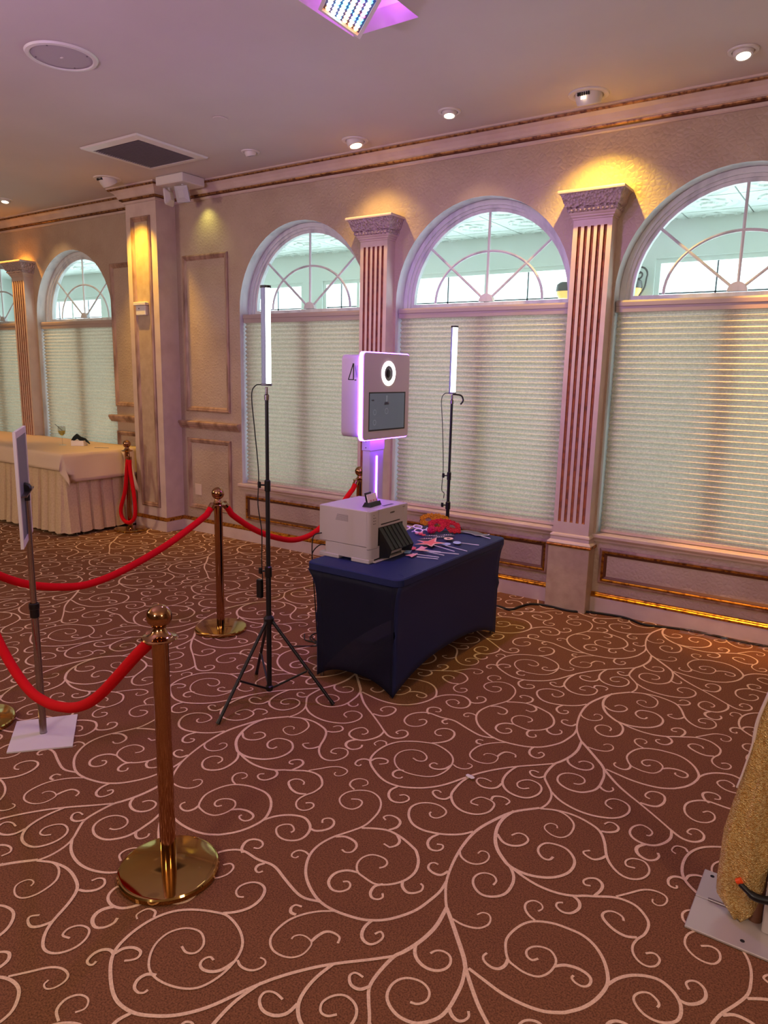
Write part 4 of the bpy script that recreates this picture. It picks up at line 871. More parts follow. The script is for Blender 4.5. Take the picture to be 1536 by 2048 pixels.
# ------------------------------------------------------------------ photo printer
def printer():
    o = thing('photo_printer', 'white photo printer with a black output tray on the navy table', 'printer', (-2.43, 3.40, TZ))
    x0, x1, y0, y1 = -2.612, -2.25, 3.200, 3.590
    def shell(name, X0, X1, Y0, Y1, z0, z1, rc, m, par):
        # box with rounded vertical corners on the front (+x) side
        P = []
        for cx, cy, s, r in ((X0+0.006, Y0+0.006, math.pi, 0.006), (X1-rc, Y0+rc, 1.5*math.pi, rc), (X1-0.012, Y1-0.012, 0, 0.012), (X0+0.006, Y1-0.006, 0.5*math.pi, 0.006)):
            for k in range(7):
                t = s+0.5*math.pi*k/6; P.append((cx+r*math.cos(t), cy+r*math.sin(t)))
        n = len(P); e = 0.004
        cx, cy = (X0+X1)/2, (Y0+Y1)/2
        def ins(p): return (p[0]+math.copysign(e, cx-p[0]), p[1]+math.copysign(e, cy-p[1]))
        Q = [ins(p) for p in P]; vs, fs = [], []
        for R_, z in ((Q, z0), (P, z0+e), (P, z1-e), (Q, z1)): vs += [(x, y, z) for x, y in R_]
        fs += [tuple(range(n)), tuple(range(4*n-1, 3*n-1, -1))]
        for i in range(3):
            for k in range(n): fs.append((i*n+k, i*n+(k+1) % n, (i+1)*n+(k+1) % n, (i+1)*n+k))
        return auto(mesh(name, vs, fs, m, par), 0.5)
    shell('base_unit', -2.570, x1-0.004, y0+0.003, y1, TZ+0.016, 0.764, 0.03, 'printer_shell', o)
    for a, b in ((-2.612, -2.468), (-2.378, -2.252)):
        box('foot_rail', a, b, y0-0.002, y0+0.05, TZ+0.001, TZ+0.024, 'printer_shell', o, bev=0.003)
    box('foot_rail', -2.60, -2.252, y1-0.05, y1, TZ+0.001, TZ+0.024, 'printer_shell', o, bev=0.003)
    up = shell('upper_cover', x0, -2.272, y0, y1, 0.766, 0.974, 0.004, 'printer_shell', o)
    # front fascia with rounded corner, left and right cheeks and the bar above the tray
    fa = shell('front_fascia', -2.273, x1, y0, 3.290, 0.752, 0.974, 0.022, 'printer_shell', o)
    box('front_cheek', -2.273, x1, 3.545, y1, 0.690, 0.974, 'printer_shell', o, bev=0.004)
    box('front_bar', -2.273, x1-0.001, 3.288, 3.548, 0.868, 0.974, 'printer_shell', o, bev=0.002)
    box('tray_recess', -2.275, -2.256, 3.284, 3.55, TZ+0.014, 0.869, 'black_plastic', o)
    box('front_lip', -2.262, -2.236, 3.24, 3.56, TZ+0.001, TZ+0.010, 'printer_shell', o, bev=0.002)
    tr = mesh('output_tray', [(-2.256, 3.302, 0.862), (-2.256, 3.532, 0.862), (-2.195, 3.580, 0.735), (-2.195, 3.345, 0.735), (-2.262, 3.302, 0.856), (-2.262, 3.532, 0.856), (-2.202, 3.580, 0.728), (-2.202, 3.345, 0.728)],
         [(0, 1, 2, 3), (4, 5, 6, 7), (0, 1, 5, 4), (1, 2, 6, 5), (2, 3, 7, 6), (3, 0, 4, 7)], 'black_plastic', o)
    for k in range(1, 6):
        t = k/6; tube('tray_rib', [(-2.254, 3.302+0.23*t, 0.863), (-2.193, 3.345+0.235*t, 0.736)], 0.0016, 'black_metal', tr, seg=5)
    mesh('tray_side', [(-2.256, 3.302, 0.862), (-2.195, 3.345, 0.735), (-2.205, 3.335, 0.69), (-2.256, 3.302, 0.69)], [(0, 1, 2, 3)], 'black_plastic', tr)
    mesh('tray_side', [(-2.256, 3.532, 0.862), (-2.195, 3.580, 0.735), (-2.205, 3.57, 0.69), (-2.256, 3.54, 0.69)], [(0, 1, 2, 3)], 'black_plastic', tr)
    box('paper_slot', x1-0.002, x1+0.0008, 3.312, 3.505, 0.882, 0.888, 'black_plastic', o)
    box('top_slot', -2.305, -2.288, 3.395, 3.495, 0.9735, 0.9750, 'black_plastic', o)
    for k in range(4):
        z = 0.945-0.0165*k; box('indicator', x1-0.004, x1+0.0006, 3.234, 3.240, z, z+0.005, 'vent_dark' if k else 'grille', o)
        if k: box('indicator_text', x1-0.004, x1+0.0005, 3.246, 3.258, z+0.0005, z+0.004, 'grille', o)
    for k in range(7):
        z = 0.900+0.0055*k; box('vent_slit', -2.492+0.002*k, -2.402, y0-0.0008, y0+0.002, z, z+0.0018, 'grille', up)
    # printed maker's mark: a few slanted strokes
    for k, (a, w) in enumerate(((0, 0.007), (0.011, 0.008), (0.021, 0.007), (0.030, 0.006), (0.038, 0.006))):
        y = 3.400+a
        mesh('maker_mark', [(x1+0.0006, y, 0.936), (x1+0.0006, y+w, 0.936), (x1+0.0006, y+w+0.003, 0.9445), (x1+0.0006, y+0.003, 0.9445)], [(0, 1, 2, 3)], 'black_plastic', o)
    box('model_mark', x1-0.001, x1+0.0006, 3.535, 3.56, 0.956, 0.9595, 'grille', o)
    for k, (z, dz) in enumerate(((0.80, 0.03), (0.73, 0.0))):
        tube('cable', spline([(-2.57, y0+0.03, z), (-2.60, y0-0.005, z+0.005), (-2.635, y0-0.03, z-0.04+dz*0.5), (-2.638, y0-0.03, 0.62), (-2.635, y0-0.01, 0.40), (-2.66, y0+0.05, 0.10), (-2.75, y0+0.20, 0.012), (-2.9, y0+0.28-0.2*k, 0.008)], 6), 0.0035, 'cord', o, seg=6)
printer()
def card_holder():
    o = thing('card_holder', 'black card holder with white business cards on the printer top', 'card holder', (-2.34, 3.36, 0.975))
    b = [(-2.372, 3.292), (-2.318, 3.300), (-2.330, 3.428), (-2.384, 3.420)]
    t = [(-2.362, 3.302), (-2.326, 3.307), (-2.336, 3.420), (-2.372, 3.415)]
    mesh('base', [(x, y, 0.9752) for x, y in b]+[(x, y, 1.000) for x, y in t], [(0, 1, 2, 3), (4, 5, 6, 7)]+[(k, (k+1) % 4, 4+(k+1) % 4, 4+k) for k in range(4)], 'black_plastic', o)
    def card(name, dx, z0, z1, y0, y1, m, lean=0.014):
        return mesh(name, [(-2.342+dx, y0, z0), (-2.352+dx, y1, z0), (-2.352+dx-lean, y1, z1), (-2.342+dx-lean, y0, z1), (-2.347+dx, y0, z0), (-2.357+dx, y1, z0), (-2.357+dx-lean, y1, z1), (-2.347+dx-lean, y0, z1)],
             [(0, 1, 2, 3), (4, 5, 6, 7), (0, 1, 5, 4), (1, 2, 6, 5), (2, 3, 7, 6), (3, 0, 4, 7)], m, o)
    card('back_rest', -0.012, 0.995, 1.052, 3.312, 3.385, 'black_plastic')
    mat('pale_card', (240, 220, 220), 0.5)
    c = card('card_stack', 0.006, 0.997, 1.044, 3.306, 3.410, 'pale_card')
    mat('pink_print', (214, 130, 140), 0.6)
    for k in range(3):
        y = 3.325+0.028*k
        mesh('print_mark', [(-2.3375, y, 1.004), (-2.3395, y+0.017, 1.004), (-2.3430, y+0.017, 1.013), (-2.3410, y, 1.013)], [(0, 1, 2, 3)], 'pink_print', c)
card_holder()

# ------------------------------------------------------------------ photo booth
mat('violet_mark', (120, 100, 170), 0.5)
mat('violet_edge', (255, 255, 255), 0.3, emit=(138, 62, 255), estr=24.0)
mat('violet_bar', (255, 255, 255), 0.3, emit=(140, 64, 255), estr=22.0)
mat('screen', (70, 80, 92), 0.2, emit=(146, 156, 168), estr=0.22)
def photo_booth():
    o = thing('photo_booth', 'white photo booth with glowing edge, ring light and touch screen on a post', 'photo booth', (-2.77, 3.95, 0))
    Y0, Y1, Z0, Z1, XF = 3.682, 4.222, 1.303, 1.861, -2.660
    def plate(name, xa, xb, grow, rad, m, par, holes=False):
        P = []
        a0, a1, b0, b1 = Y0-grow, Y1+grow, Z0-grow, Z1+grow
        for cy, cz, s in ((a0+rad, b0+rad, math.pi), (a1-rad, b0+rad, 1.5*math.pi), (a1-rad, b1-rad, 0), (a0+rad, b1-rad, 0.5*math.pi)):
            for k in range(7):
                t = s+0.5*math.pi*k/6; P.append((cy+rad*math.cos(t), cz+rad*math.sin(t)))
        n = len(P); vs = [(x, y, z) for x in (xa, xb) for y, z in P]
        return auto(mesh(name, vs, [tuple(range(n)), tuple(range(2*n-1, n-1, -1))]+[(k, (k+1) % n, n+(k+1) % n, n+k) for k in range(n)], m, par), 0.5)
    plate('body', -2.843, -2.716, -0.020, 0.034, 'booth_shell', o)
    plate('light_edge', -2.692, -2.666, 0.0, 0.030, 'violet_edge', o)
    plate('spacer', -2.718, -2.690, -0.05, 0.02, 'booth_shell', o)
    plate('face', -2.668, XF, -0.006, 0.026, 'booth_shell', o)
    lathe('ring_light', [(0.050, 0.0), (0.050, 0.006), (0.078, 0.006), (0.078, 0.0)], 'ring_glow', o, loc=(XF-0.002, 3.962, 1.729), seg=48, axis=toward((1, 0, 0)))
    lathe('camera_window', [(0.0, 0.003), (0.050, 0.003), (0.050, 0.0)], 'grey_plastic', o, loc=(XF-0.001, 3.962, 1.729), seg=32, axis=toward((1, 0, 0)))
    lathe('lens', [(0.0, 0.010), (0.018, 0.010), (0.026, 0.005), (0.030, 0.002)], 'black_plastic', o, loc=(XF, 3.962, 1.729), seg=24, axis=toward((1, 0, 0)))
    y0, y1, z0, z1 = 3.746, 4.172, 1.362, 1.610
    sc = box('screen', XF-0.002, XF+0.001, y0, y1, z0, z1, 'black_plastic', o)
    mesh('display', [(XF+0.0015, y0+0.008, z0+0.010), (XF+0.0015, y1-0.012, z0+0.010), (XF+0.0015, y1-0.012, z1-0.008), (XF+0.0015, y0+0.008, z1-0.008)], [(0, 1, 2, 3)], 'screen', sc)
    mat('screen_dark', (62, 70, 82), 0.3); mat('screen_light', (112, 124, 134), 0.3, emit=(150, 160, 170), estr=0.28)
    for a, b, c, d, m in ((0.03, 0.055, 0.192, 0.202, 'screen_dark'), (0.175, 0.225, 0.166, 0.184, 'screen_dark'), (0.192, 0.210, 0.186, 0.226, 'screen_light')):
        mesh('display_icon', [(XF+0.0022, y0+a, z0+c), (XF+0.0022, y0+b, z0+c), (XF+0.0022, y0+b, z0+d), (XF+0.0022, y0+a, z0+d)], [(0, 1, 2, 3)], m, sc)
    for cy, cz, r in ((0.20, 0.125, 0.020), (0.065, 0.12, 0.018), (0.065, 0.055, 0.018)):
        vs = [(XF+0.0022, y0+cy+q*math.cos(t), z0+cz+q*math.sin(t)) for q in (r, r*0.78) for t in [2*math.pi*k/20 for k in range(20)]]
        mesh('display_icon', vs, [(k, (k+1) % 20, 20+(k+1) % 20, 20+k) for k in range(20)], 'screen_light', sc)
    # logo on the near side: a tall pointed A with a faint second letter
    ys = Y0+0.020-0.0006
    def stroke(x0, z0_, x1, z1_, w, m='black_plastic'):
        d = Vector((x1-x0, z1_-z0_)).normalized(); nn = Vector((-d.y, d.x))*w/2
        mesh('logo_stroke', [(x0+nn.x, ys, z0_+nn.y), (x1+nn.x, ys, z1_+nn.y), (x1-nn.x, ys, z1_-nn.y), (x0-nn.x, ys, z0_-nn.y)], [(0, 1, 2, 3)], m, o)
    stroke(-2.790, 1.684, -2.752, 1.787, 0.008); stroke(-2.750, 1.787, -2.750, 1.684, 0.009); stroke(-2.786, 1.686, -2.752, 1.686, 0.006)
    stroke(-2.742, 1.684, -2.727, 1.684, 0.006); stroke(-2.738, 1.700, -2.738, 1.775, 0.004, 'violet_mark'); stroke(-2.738, 1.775, -2.722, 1.700, 0.004, 'violet_mark'); stroke(-2.722, 1.700, -2.722, 1.775, 0.004, 'violet_mark')
    # post
    px0, px1, py0, py1 = -2.802, -2.740, 3.882, 4.043
    box('post', px0, px1, py0, py1, 0.02, 1.23, 'booth_shell', o, bev=0.004)
    cl = box('post_collar', px0-0.004, px1+0.004, py0-0.004, py1+0.004, 1.222, 1.306, 'booth_shell', o, bev=0.003)
    for z in (1.242, 1.284): lathe('screw', [(0.0, 0.0015), (0.004, 0.001), (0.004, 0.0)], 'vent_dark', cl, loc=((px0+px1)/2, py0-0.004, z), seg=10, axis=toward((0, -1, 0)))
    tube('light_bar', [(px1+0.002, 3.958, 1.185), (px1+0.002, 3.958, 0.60)], 0.0075, 'violet_bar', o, seg=12)
    box('base_plate', -2.87, -2.50, 3.62, 4.30, 0.001, 0.024, 'booth_shell', o, bev=0.004)
photo_booth()
# ------------------------------------------------------------------ party props on the navy table
T0 = TZ+0.001
def flat(name, pts, z, t, m, parent):
    n = len(pts)
    return mesh(name, [(x, y, z) for x, y in pts]+[(x, y, z+t) for x, y in pts], [tuple(range(n)), tuple(range(2*n-1, n-1, -1))]+[(k, (k+1) % n, n+(k+1) % n, n+k) for k in range(n)], m, parent)
def shrink(pts, f):
    cx = sum(p[0] for p in pts)/len(pts); cy = sum(p[1] for p in pts)/len(pts)
    return [(cx+(x-cx)*f, cy+(y-cy)*f) for x, y in pts]
mat('prop_coral', (240, 112, 104), 0.6); mat('prop_peach', (250, 196, 176), 0.6); mat('prop_pink', (250, 170, 178), 0.6)
mat('prop_red', (232, 92, 92), 0.6); mat('prop_sky', (140, 176, 226), 0.6); mat('prop_pale_blue', (176, 196, 236), 0.6)
mat('stick_white', (226, 220, 236), 0.5); mat('prop_black', (30, 30, 38), 0.5); mat('prop_olive', (120, 104, 84), 0.5); mat('prop_grey', (96, 100, 104), 0.5)
mat('prop_skin', (244, 206, 190), 0.6)
GP = 'photo props on sticks'
def stick_prop(label, pts, m, stick, z=T0, inner=None, name='photo_prop'):
    cx = sum(p[0] for p in pts)/len(pts); cy = sum(p[1] for p in pts)/len(pts)
    o = thing(name, label, 'photo prop', (cx, cy, z), group=GP)
    if stick:
        (a, b), (c, d) = stick
        tube('stick', [(cx+(a-cx)*0.6, cy+(b-cy)*0.6, z+0.003), (c, d, z+0.003)], 0.0028, 'stick_white', o, seg=8)
    c = flat('cutout', pts, z+0.006, 0.002, m, o)
    if inner: flat('printed_centre', shrink(pts, inner[0]), z+0.008, 0.0008, inner[1], c)
    return o
def oval(cx, cy, a, b, rot, n=18, pw=1.0):
    P = []
    for k in range(n):
        t = 2*math.pi*k/n; u = a*math.cos(t); v = b*math.copysign(abs(math.sin(t))**pw, math.sin(t))
        P.append((cx+u*math.cos(rot)-v*math.sin(rot), cy+u*math.sin(rot)+v*math.cos(rot)))
    return P
stick_prop('coral star cutout with pale border on a white stick', [(-2.315, 3.815), (-2.270, 3.826), (-2.248, 3.838), (-2.256, 3.963), (-2.200, 3.855), (-2.135, 3.862), (-2.175, 3.803), (-2.154, 3.725), (-2.205, 3.755), (-2.268, 3.712), (-2.246, 3.786)], 'prop_peach', ((-2.148, 3.764), (-1.993, 3.722)), z=T0+0.012, inner=(0.76, 'prop_coral'))
stick_prop('small pink leaf-shaped cutout nearest to the printer tray', oval(-2.300, 3.697, 0.036, 0.020, -0.5, pw=1.4), 'prop_pink', None)
stick_prop('small red diamond cutout beside the coral star', [(-2.247, 3.610), (-2.270, 3.650), (-2.258, 3.682), (-2.232, 3.674), (-2.213, 3.630), (-2.222, 3.612)], 'prop_red', ((-2.175, 3.683), (-2.067, 3.684)), z=T0+0.004)
stick_prop('small sky blue square cutout at the near edge of the props', [(-2.216, 3.505), (-2.238, 3.572), (-2.210, 3.586), (-2.183, 3.520)], 'prop_sky', ((-2.147, 3.527), (-2.006, 3.559)), z=T0+0.006)
stick_prop('pink bow-shaped cutout between the red diamond and the star', [(-2.197, 3.607), (-2.205, 3.660), (-2.221, 3.715), (-2.190, 3.700), (-2.176, 3.712), (-2.166, 3.655), (-2.178, 3.640)], 'prop_pink', ((-2.134, 3.60), (-2.004, 3.615)), z=T0+0.008)
stick_prop('long pale pink cigar-shaped cutout lying across the sticks', oval(-2.155, 3.612, 0.040, 0.016, 0.5, pw=1.3), 'prop_peach', ((-2.116, 3.622), (-1.940, 3.680)), z=T0+0.012)
stick_prop('peach cutout at the very front of the pile of props', [(-2.185, 3.476), (-2.172, 3.525), (-2.155, 3.566), (-2.140, 3.520), (-2.133, 3.463), (-2.160, 3.480)], 'prop_pink', ((-2.10, 3.50), (-1.998, 3.535)), z=T0+0.002)
stick_prop('pale blue bubble cutout right of the star', oval(-2.137, 3.873, 0.030, 0.032, 0.3), 'prop_pale_blue', ((-2.122, 3.832), (-1.952, 3.806)), z=T0+0.004)
stick_prop('pale blue bubble cutout with the longest stick, further right', oval(-2.100, 3.952, 0.026, 0.036, 0.5), 'prop_pale_blue', ((-2.096, 3.985), (-1.967, 3.994)), z=T0+0.004)
stick_prop('cream ring cutout with a dark slot', oval(-2.190, 4.002, 0.030, 0.036, 0.2), 'prop_skin', None, z=T0+0.008, inner=(0.42, 'prop_black'))
def moustache(cx, cy, s, rot): 
    P = [(-1, 0.05), (-0.55, 0.38), (-0.2, 0.30), (0, 0.15), (0.2, 0.30), (0.55, 0.38), (1, 0.05), (0.6, -0.25), (0.2, -0.2), (0, -0.12), (-0.2, -0.2), (-0.6, -0.25)]
    return [(cx+s*(x*math.cos(rot)-y*math.sin(rot)), cy+s*(x*math.sin(rot)+y*math.cos(rot))) for x, y in P]
for (x, y, m, lab) in ((-2.305, 3.925, 'prop_olive', 'olive moustache cutout just behind the coral star'), (-2.322, 4.020, 'prop_grey', 'dark moustache cutout between the olive one and the red mask'), (-2.264, 4.018, 'prop_grey', 'grey moustache cutout next to the cream ring'), (-2.255, 4.098, 'prop_grey', 'grey moustache cutout tucked under the red mask')):
    o = stick_prop(lab, moustache(x, y, 0.052, 0.75), m, None, z=T0+0.003)
    for k in range(4): flat('white_stripe', [(x-0.02+0.011*k, y-0.012+0.010*k), (x-0.013+0.011*k, y-0.012+0.010*k), (x-0.017+0.011*k, y+0.004+0.010*k), (x-0.024+0.011*k, y+0.004+0.010*k)], T0+0.0115, 0.0006, 'stick_white', o)
stick_prop('large dark grey hat cutout with white rim at the far table corner', [(-2.290, 4.215), (-2.262, 4.290), (-2.215, 4.325), (-2.150, 4.325), (-2.085, 4.290), (-2.045, 4.310), (-2.040, 4.280), (-2.075, 4.235), (-2.105, 4.215), (-2.150, 4.245), (-2.215, 4.255)], 'stick_white', ((-2.08, 4.243), (-1.993, 4.211)), z=T0+0.004, inner=(0.93, 'prop_grey'))

def sequin_mat(name, c1, c2):
    m = mat(name, c1, 0.3, metal=0.35, mottle=(c2, 130, 0.4, 0.62), bump=('voronoi', 190, 0.9, 0.01)); return m
sequin_mat('sequin_gold', (250, 176, 40), (196, 120, 10)); sequin_mat('sequin_red', (240, 50, 74), (196, 10, 44)); sequin_mat('sequin_pink', (250, 30, 110), (210, 20, 80))
def mask(label, o_, ex, ez, w, m, feather=None):
    # eye mask: outline with two eye holes, cut from a fine grid and bowed
    O_ = Vector(o_); ex = Vector(ex).normalized(); ez = Vector(ez).normalized(); ey = ex.cross(ez)
    t = thing('party_mask', label, 'mask', (o_[0], o_[1], T0), group='glittery party masks')
    NX, NZ = 54, 30; bm = bmesh.new(); V = {}
    def inside(u, v):
        hole = any(((u-s*0.46)/0.20)**2+((v-0.02+0.10*abs(abs(u)-0.46))/0.13)**2 < 1 for s in (-1, 1))
        top = 0.50-0.16*u*u-0.06*math.exp(-(u/0.12)**2)+0.03*math.sin(u*23); bot = -0.50+0.34*math.exp(-(u/0.17)**2)+0.22*u*u+0.03*math.sin(u*19)
        return abs(u) < 1.0-0.25*abs(v)**2 and bot < v < top and not hole
    for i in range(NX):
        for j in range(NZ):
            u = -1+2*(i+0.5)/NX; v = -0.7+1.4*(j+0.5)/NZ
            if not inside(u, v): continue
            ids = []
            for a, b in ((i, j), (i+1, j), (i+1, j+1), (i, j+1)):
                if (a, b) not in V:
                    uu = -1+2*a/NX; vv = -0.7+1.4*b/NZ
                    dep = -0.22*uu*uu+0.05*math.exp(-(uu/0.12)**2)
                    V[(a, b)] = bm.verts.new(O_+ex*(uu*w)+ez*(vv*w)-ey*(dep*w*-1.0)+ey*random.uniform(-0.003, 0.003))
                ids.append(V[(a, b)])
            bm.faces.new(ids)
    ob = bmobj('mask_shell', bm, m, t, smooth=True)
    md = ob.modifiers.new('smooth', 'SMOOTH'); md.iterations = 1; md.factor = 0.4
    md = ob.modifiers.new('thickness', 'SOLIDIFY'); md.thickness = 0.005
    a = O_-ex*w*0.96; b = O_+ex*w*0.96
    back = ey if ey.y > 0 else -ey
    tube('elastic_band', [Vector((p.x, p.y, max(p.z, T0+0.004))) for p in spline([a, a+back*0.04, (a+b)/2+back*0.07, b+back*0.04, b], 5)], 0.0018, 'prop_black', t, seg=5)
    return t
mask('gold sequin eye mask leaning behind the red one', (-2.455, 4.285, T0+0.060), (0.75, 0.62, -0.05), (-0.42, 0.48, 0.76), 0.105, 'sequin_gold')
rm = mask('red sequin eye mask with a pink flower in front of the light stand', (-2.325, 4.190, T0+0.052), (0.80, 0.52, -0.06), (-0.45, 0.55, 0.70), 0.112, 'sequin_red')
def flower():
    bm = bmesh.new(); c = Vector((-2.372, 4.098, T0+0.030))
    for k in range(9):
        a = 2*math.pi*k/9; d = Vector((math.cos(a), math.sin(a)*0.7, math.sin(a)*0.55))
        p = c+d*0.022; r = bmesh.ops.create_icosphere(bm, subdivisions=1, radius=0.014)
        bmesh.ops.translate(bm, vec=p, verts=r['verts'])
    r = bmesh.ops.create_icosphere(bm, subdivisions=1, radius=0.016); bmesh.ops.translate(bm, vec=c+Vector((0.004, -0.008, 0.006)), verts=r['verts'])
    bmobj('flower', bm, 'sequin_pink', rm)
flower()
mat('glasses_white', (240, 226, 246), 0.4)
def glasses(label, c, ang, s):
    o = thing('novelty_glasses', label, 'glasses', (c[0], c[1], T0), group='white novelty glasses')
    R_ = Matrix.Rotation(ang, 3, 'Z')
    def P(u, v, z): return Vector((c[0], c[1], T0))+R_ @ Vector((u*s, v*s, z))
    for sg in (-1, 1):
        loop = [(sg*0.52-0.36, 0.02), (sg*0.52-0.05*sg, 0.34), (sg*0.52+0.36, 0.05), (sg*0.52+0.05*sg, -0.30)]
        tube('rim', spline([P(u, v, 0.012+0.02*(v+0.3)) for u, v in loop], 5, closed=True), 0.0052, 'glasses_white', o, seg=8, closed=True)
        tube('temple', [P(sg*0.90, 0.06, 0.018), P(sg*0.98, 0.25, 0.012), P(sg*0.60, 0.42, 0.008)], 0.0034, 'glasses_white', o, seg=6)
    tube('bridge', [P(-0.18, 0.05, 0.018), P(0, 0.10, 0.020), P(0.18, 0.05, 0.018)], 0.0045, 'glasses_white', o, seg=6)
    return o
glasses('white novelty glasses half hidden behind the printer', (-2.548, 4.128), 1.05, 0.088)
g2 = glasses('white novelty glasses with small red flowers in front of the gold mask', (-2.432, 4.105), 1.05, 0.088)
for k, (x, y) in enumerate(((-2.405, 4.010), (-2.425, 4.045), (-2.375, 4.000), (-2.44, 4.02))):
    bm = bmesh.new()
    for q in range(5):
        r = bmesh.ops.create_icosphere(bm, subdivisions=1, radius=0.0065); bmesh.ops.translate(bm, vec=(x+0.009*math.cos(q*1.257), y+0.009*math.sin(q*1.257), T0+0.012), verts=r['verts'])
    bmobj('flower', bm, 'prop_pink' if k % 2 else 'prop_red', g2)

# ------------------------------------------------------------------ buffet table with skirt
BZ = 0.855
def buffet():
    o = thing('buffet_table', 'long table with a cream overcloth and pleated cream skirt by the left windows', 'table', (-8.4, 4.68, 0))
    x0, x1, y0, y1 = -10.3, -6.765, 4.185, 5.165
    box('tabletop', x0, x1, y0, y1, BZ-0.04, BZ-0.004, 'grey_plastic', o)
    for lx in (x0+0.1, x1-0.1):
        for ly in (y0+0.1, y1-0.1): tube('leg', [(lx, ly, BZ-0.04), (lx, ly, 0)], 0.014, 'steel', o, seg=8)
    # box pleats round the front and right side
    def skirt(name, path):
        pts = []; rnd = random.Random(3)
        for (a, b, nrm, n) in path:
            A = Vector(a); B = Vector(b); N = Vector(nrm)
            for k in range(n):
                for f, d in ((0.0, 0.004), (0.06, 0.030), (0.45, 0.036), (0.80, 0.030), (0.90, 0.0)):
                    pts.append((A.lerp(B, (k+f+0.04*(rnd.random()-0.5))/n), N, d*(0.8+0.4*rnd.random())))
        vs, fs = [], []; NV = 8
        for v in range(NV+1):
            t = v/NV; z = (BZ-0.01)*(1-t)+0.035*t
            for p, N, d in pts:
                q = p+N*(d*(0.35+0.9*t)+0.02*t*t); vs.append((q.x, q.y, z+0.006*math.sin(q.x*40+q.y*31)*t))
        n = len(pts)
        for v in range(NV):
            for k in range(n-1): fs.append((v*n+k, v*n+k+1, (v+1)*n+k+1, (v+1)*n+k))
        ob = mesh(name, vs, fs, 'tablecloth', o)
        auto(ob, 0.9)
    skirt('pleated_skirt', [((x0, y0, 0), (x1, y0, 0), (0, -1, 0), 26), ((x1, y0, 0), (x1, y1, 0), (1, 0, 0), 7)])
    # overcloth: front drop, longer side drop, hanging corner
    NU, NV = 30, 16; vs, fs = [], []
    DF, DS = 0.165, 0.285
    us = [x0+(x1-x0)*k/20 for k in range(21)]; 
    def cloth(x, y):
        ox = max(0.0, x-x1); oy = max(0.0, y0-y)
        z = BZ; px, py = min(x, x1), max(y, y0)
        drop = math.hypot(ox, oy) if (ox > 0 and oy > 0) else ox+oy
        if ox > 0: px += 0.014+0.05*(ox/DS)
        if oy > 0: py -= 0.014+0.030*(oy/DF)
        if ox > 0 and oy > 0:
            px += -0.030*math.sin(ox*18)*oy/DF; py += 0.045*ox/DS
        fold = 0.008*math.sin(x*9+y*13)*(1 if (ox+oy) > 0.02 else 0)
        return (px+(fold if ox > 0 else 0), py-(abs(fold) if oy > 0 else 0), z-drop+0.001)
    X_ = us+[x1+0.004]+[x1+DS*k/8 for k in range(1, 9)]
    Y_ = [y0-DF*k/6 for k in range(6, 0, -1)]+[y0-0.004]+[y0+(y1-y0)*k/10 for k in range(11)]
    for y in Y_:
        for x in X_: vs.append(cloth(x, y))
    n = len(X_)
    for j in range(len(Y_)-1):
        for i in range(n-1): fs.append((j*n+i, j*n+i+1, (j+1)*n+i+1, (j+1)*n+i))
    ob = mesh('overcloth', vs, fs, 'overcloth', o, smooth=True)
    md = ob.modifiers.new('thickness', 'SOLIDIFY'); md.thickness = 0.003; md.offset = 1
    # the cloth's back corner sticks out past the table end
    vs = []
    for j in range(7):
        for i in range(7):
            a, b = j/6, i/6
            vs.append((x1+0.02+(0.05+0.25*b)*(0.25+0.75*a)-0.10*b*a*a, 4.85+0.07*b+0.02*math.sin(a*4+b*3), BZ-0.012-0.40*a*(0.62+0.38*b)-0.06*b))
    fs = [(j*7+i, j*7+i+1, (j+1)*7+i+1, (j+1)*7+i) for j in range(6) for i in range(6)]
    ob = mesh('cloth_corner', vs, fs, 'overcloth', o, smooth=True)
    md = ob.modifiers.new('thickness', 'SOLIDIFY'); md.thickness = 0.003
buffet()
mat('juice', (206, 190, 60), 0.2, alpha=0.85)
def wine_glass():
    x, y = -7.546, 4.678; o = thing('wine_glass', 'stemmed glass with yellow drink and a straw on the buffet table', 'glass', (x, y, BZ))
    z = BZ+0.003
    lathe('glass', [(0.0, z), (0.040, z), (0.040, z+0.002), (0.006, z+0.008), (0.004, z+0.03), (0.004, z+0.10), (0.012, z+0.108), (0.034, z+0.130), (0.042, z+0.165), (0.038, z+0.215), (0.0365, z+0.215), (0.0405, z+0.165), (0.033, z+0.132), (0.0, z+0.110)], 'clear_glass', o, loc=(x, y, 0), seg=28)
    lathe('drink', [(0.0, z+0.111), (0.012, z+0.112), (0.032, z+0.133), (0.0385, z+0.155), (0.0385, z+0.163), (0.0, z+0.163)], 'juice', o, loc=(x, y, 0), seg=24)
    tube('straw', [(x+0.018, y+0.012, z+0.150), (x-0.060, y-0.040, z+0.235)], 0.003, 'black_plastic', o, seg=8)
wine_glass()
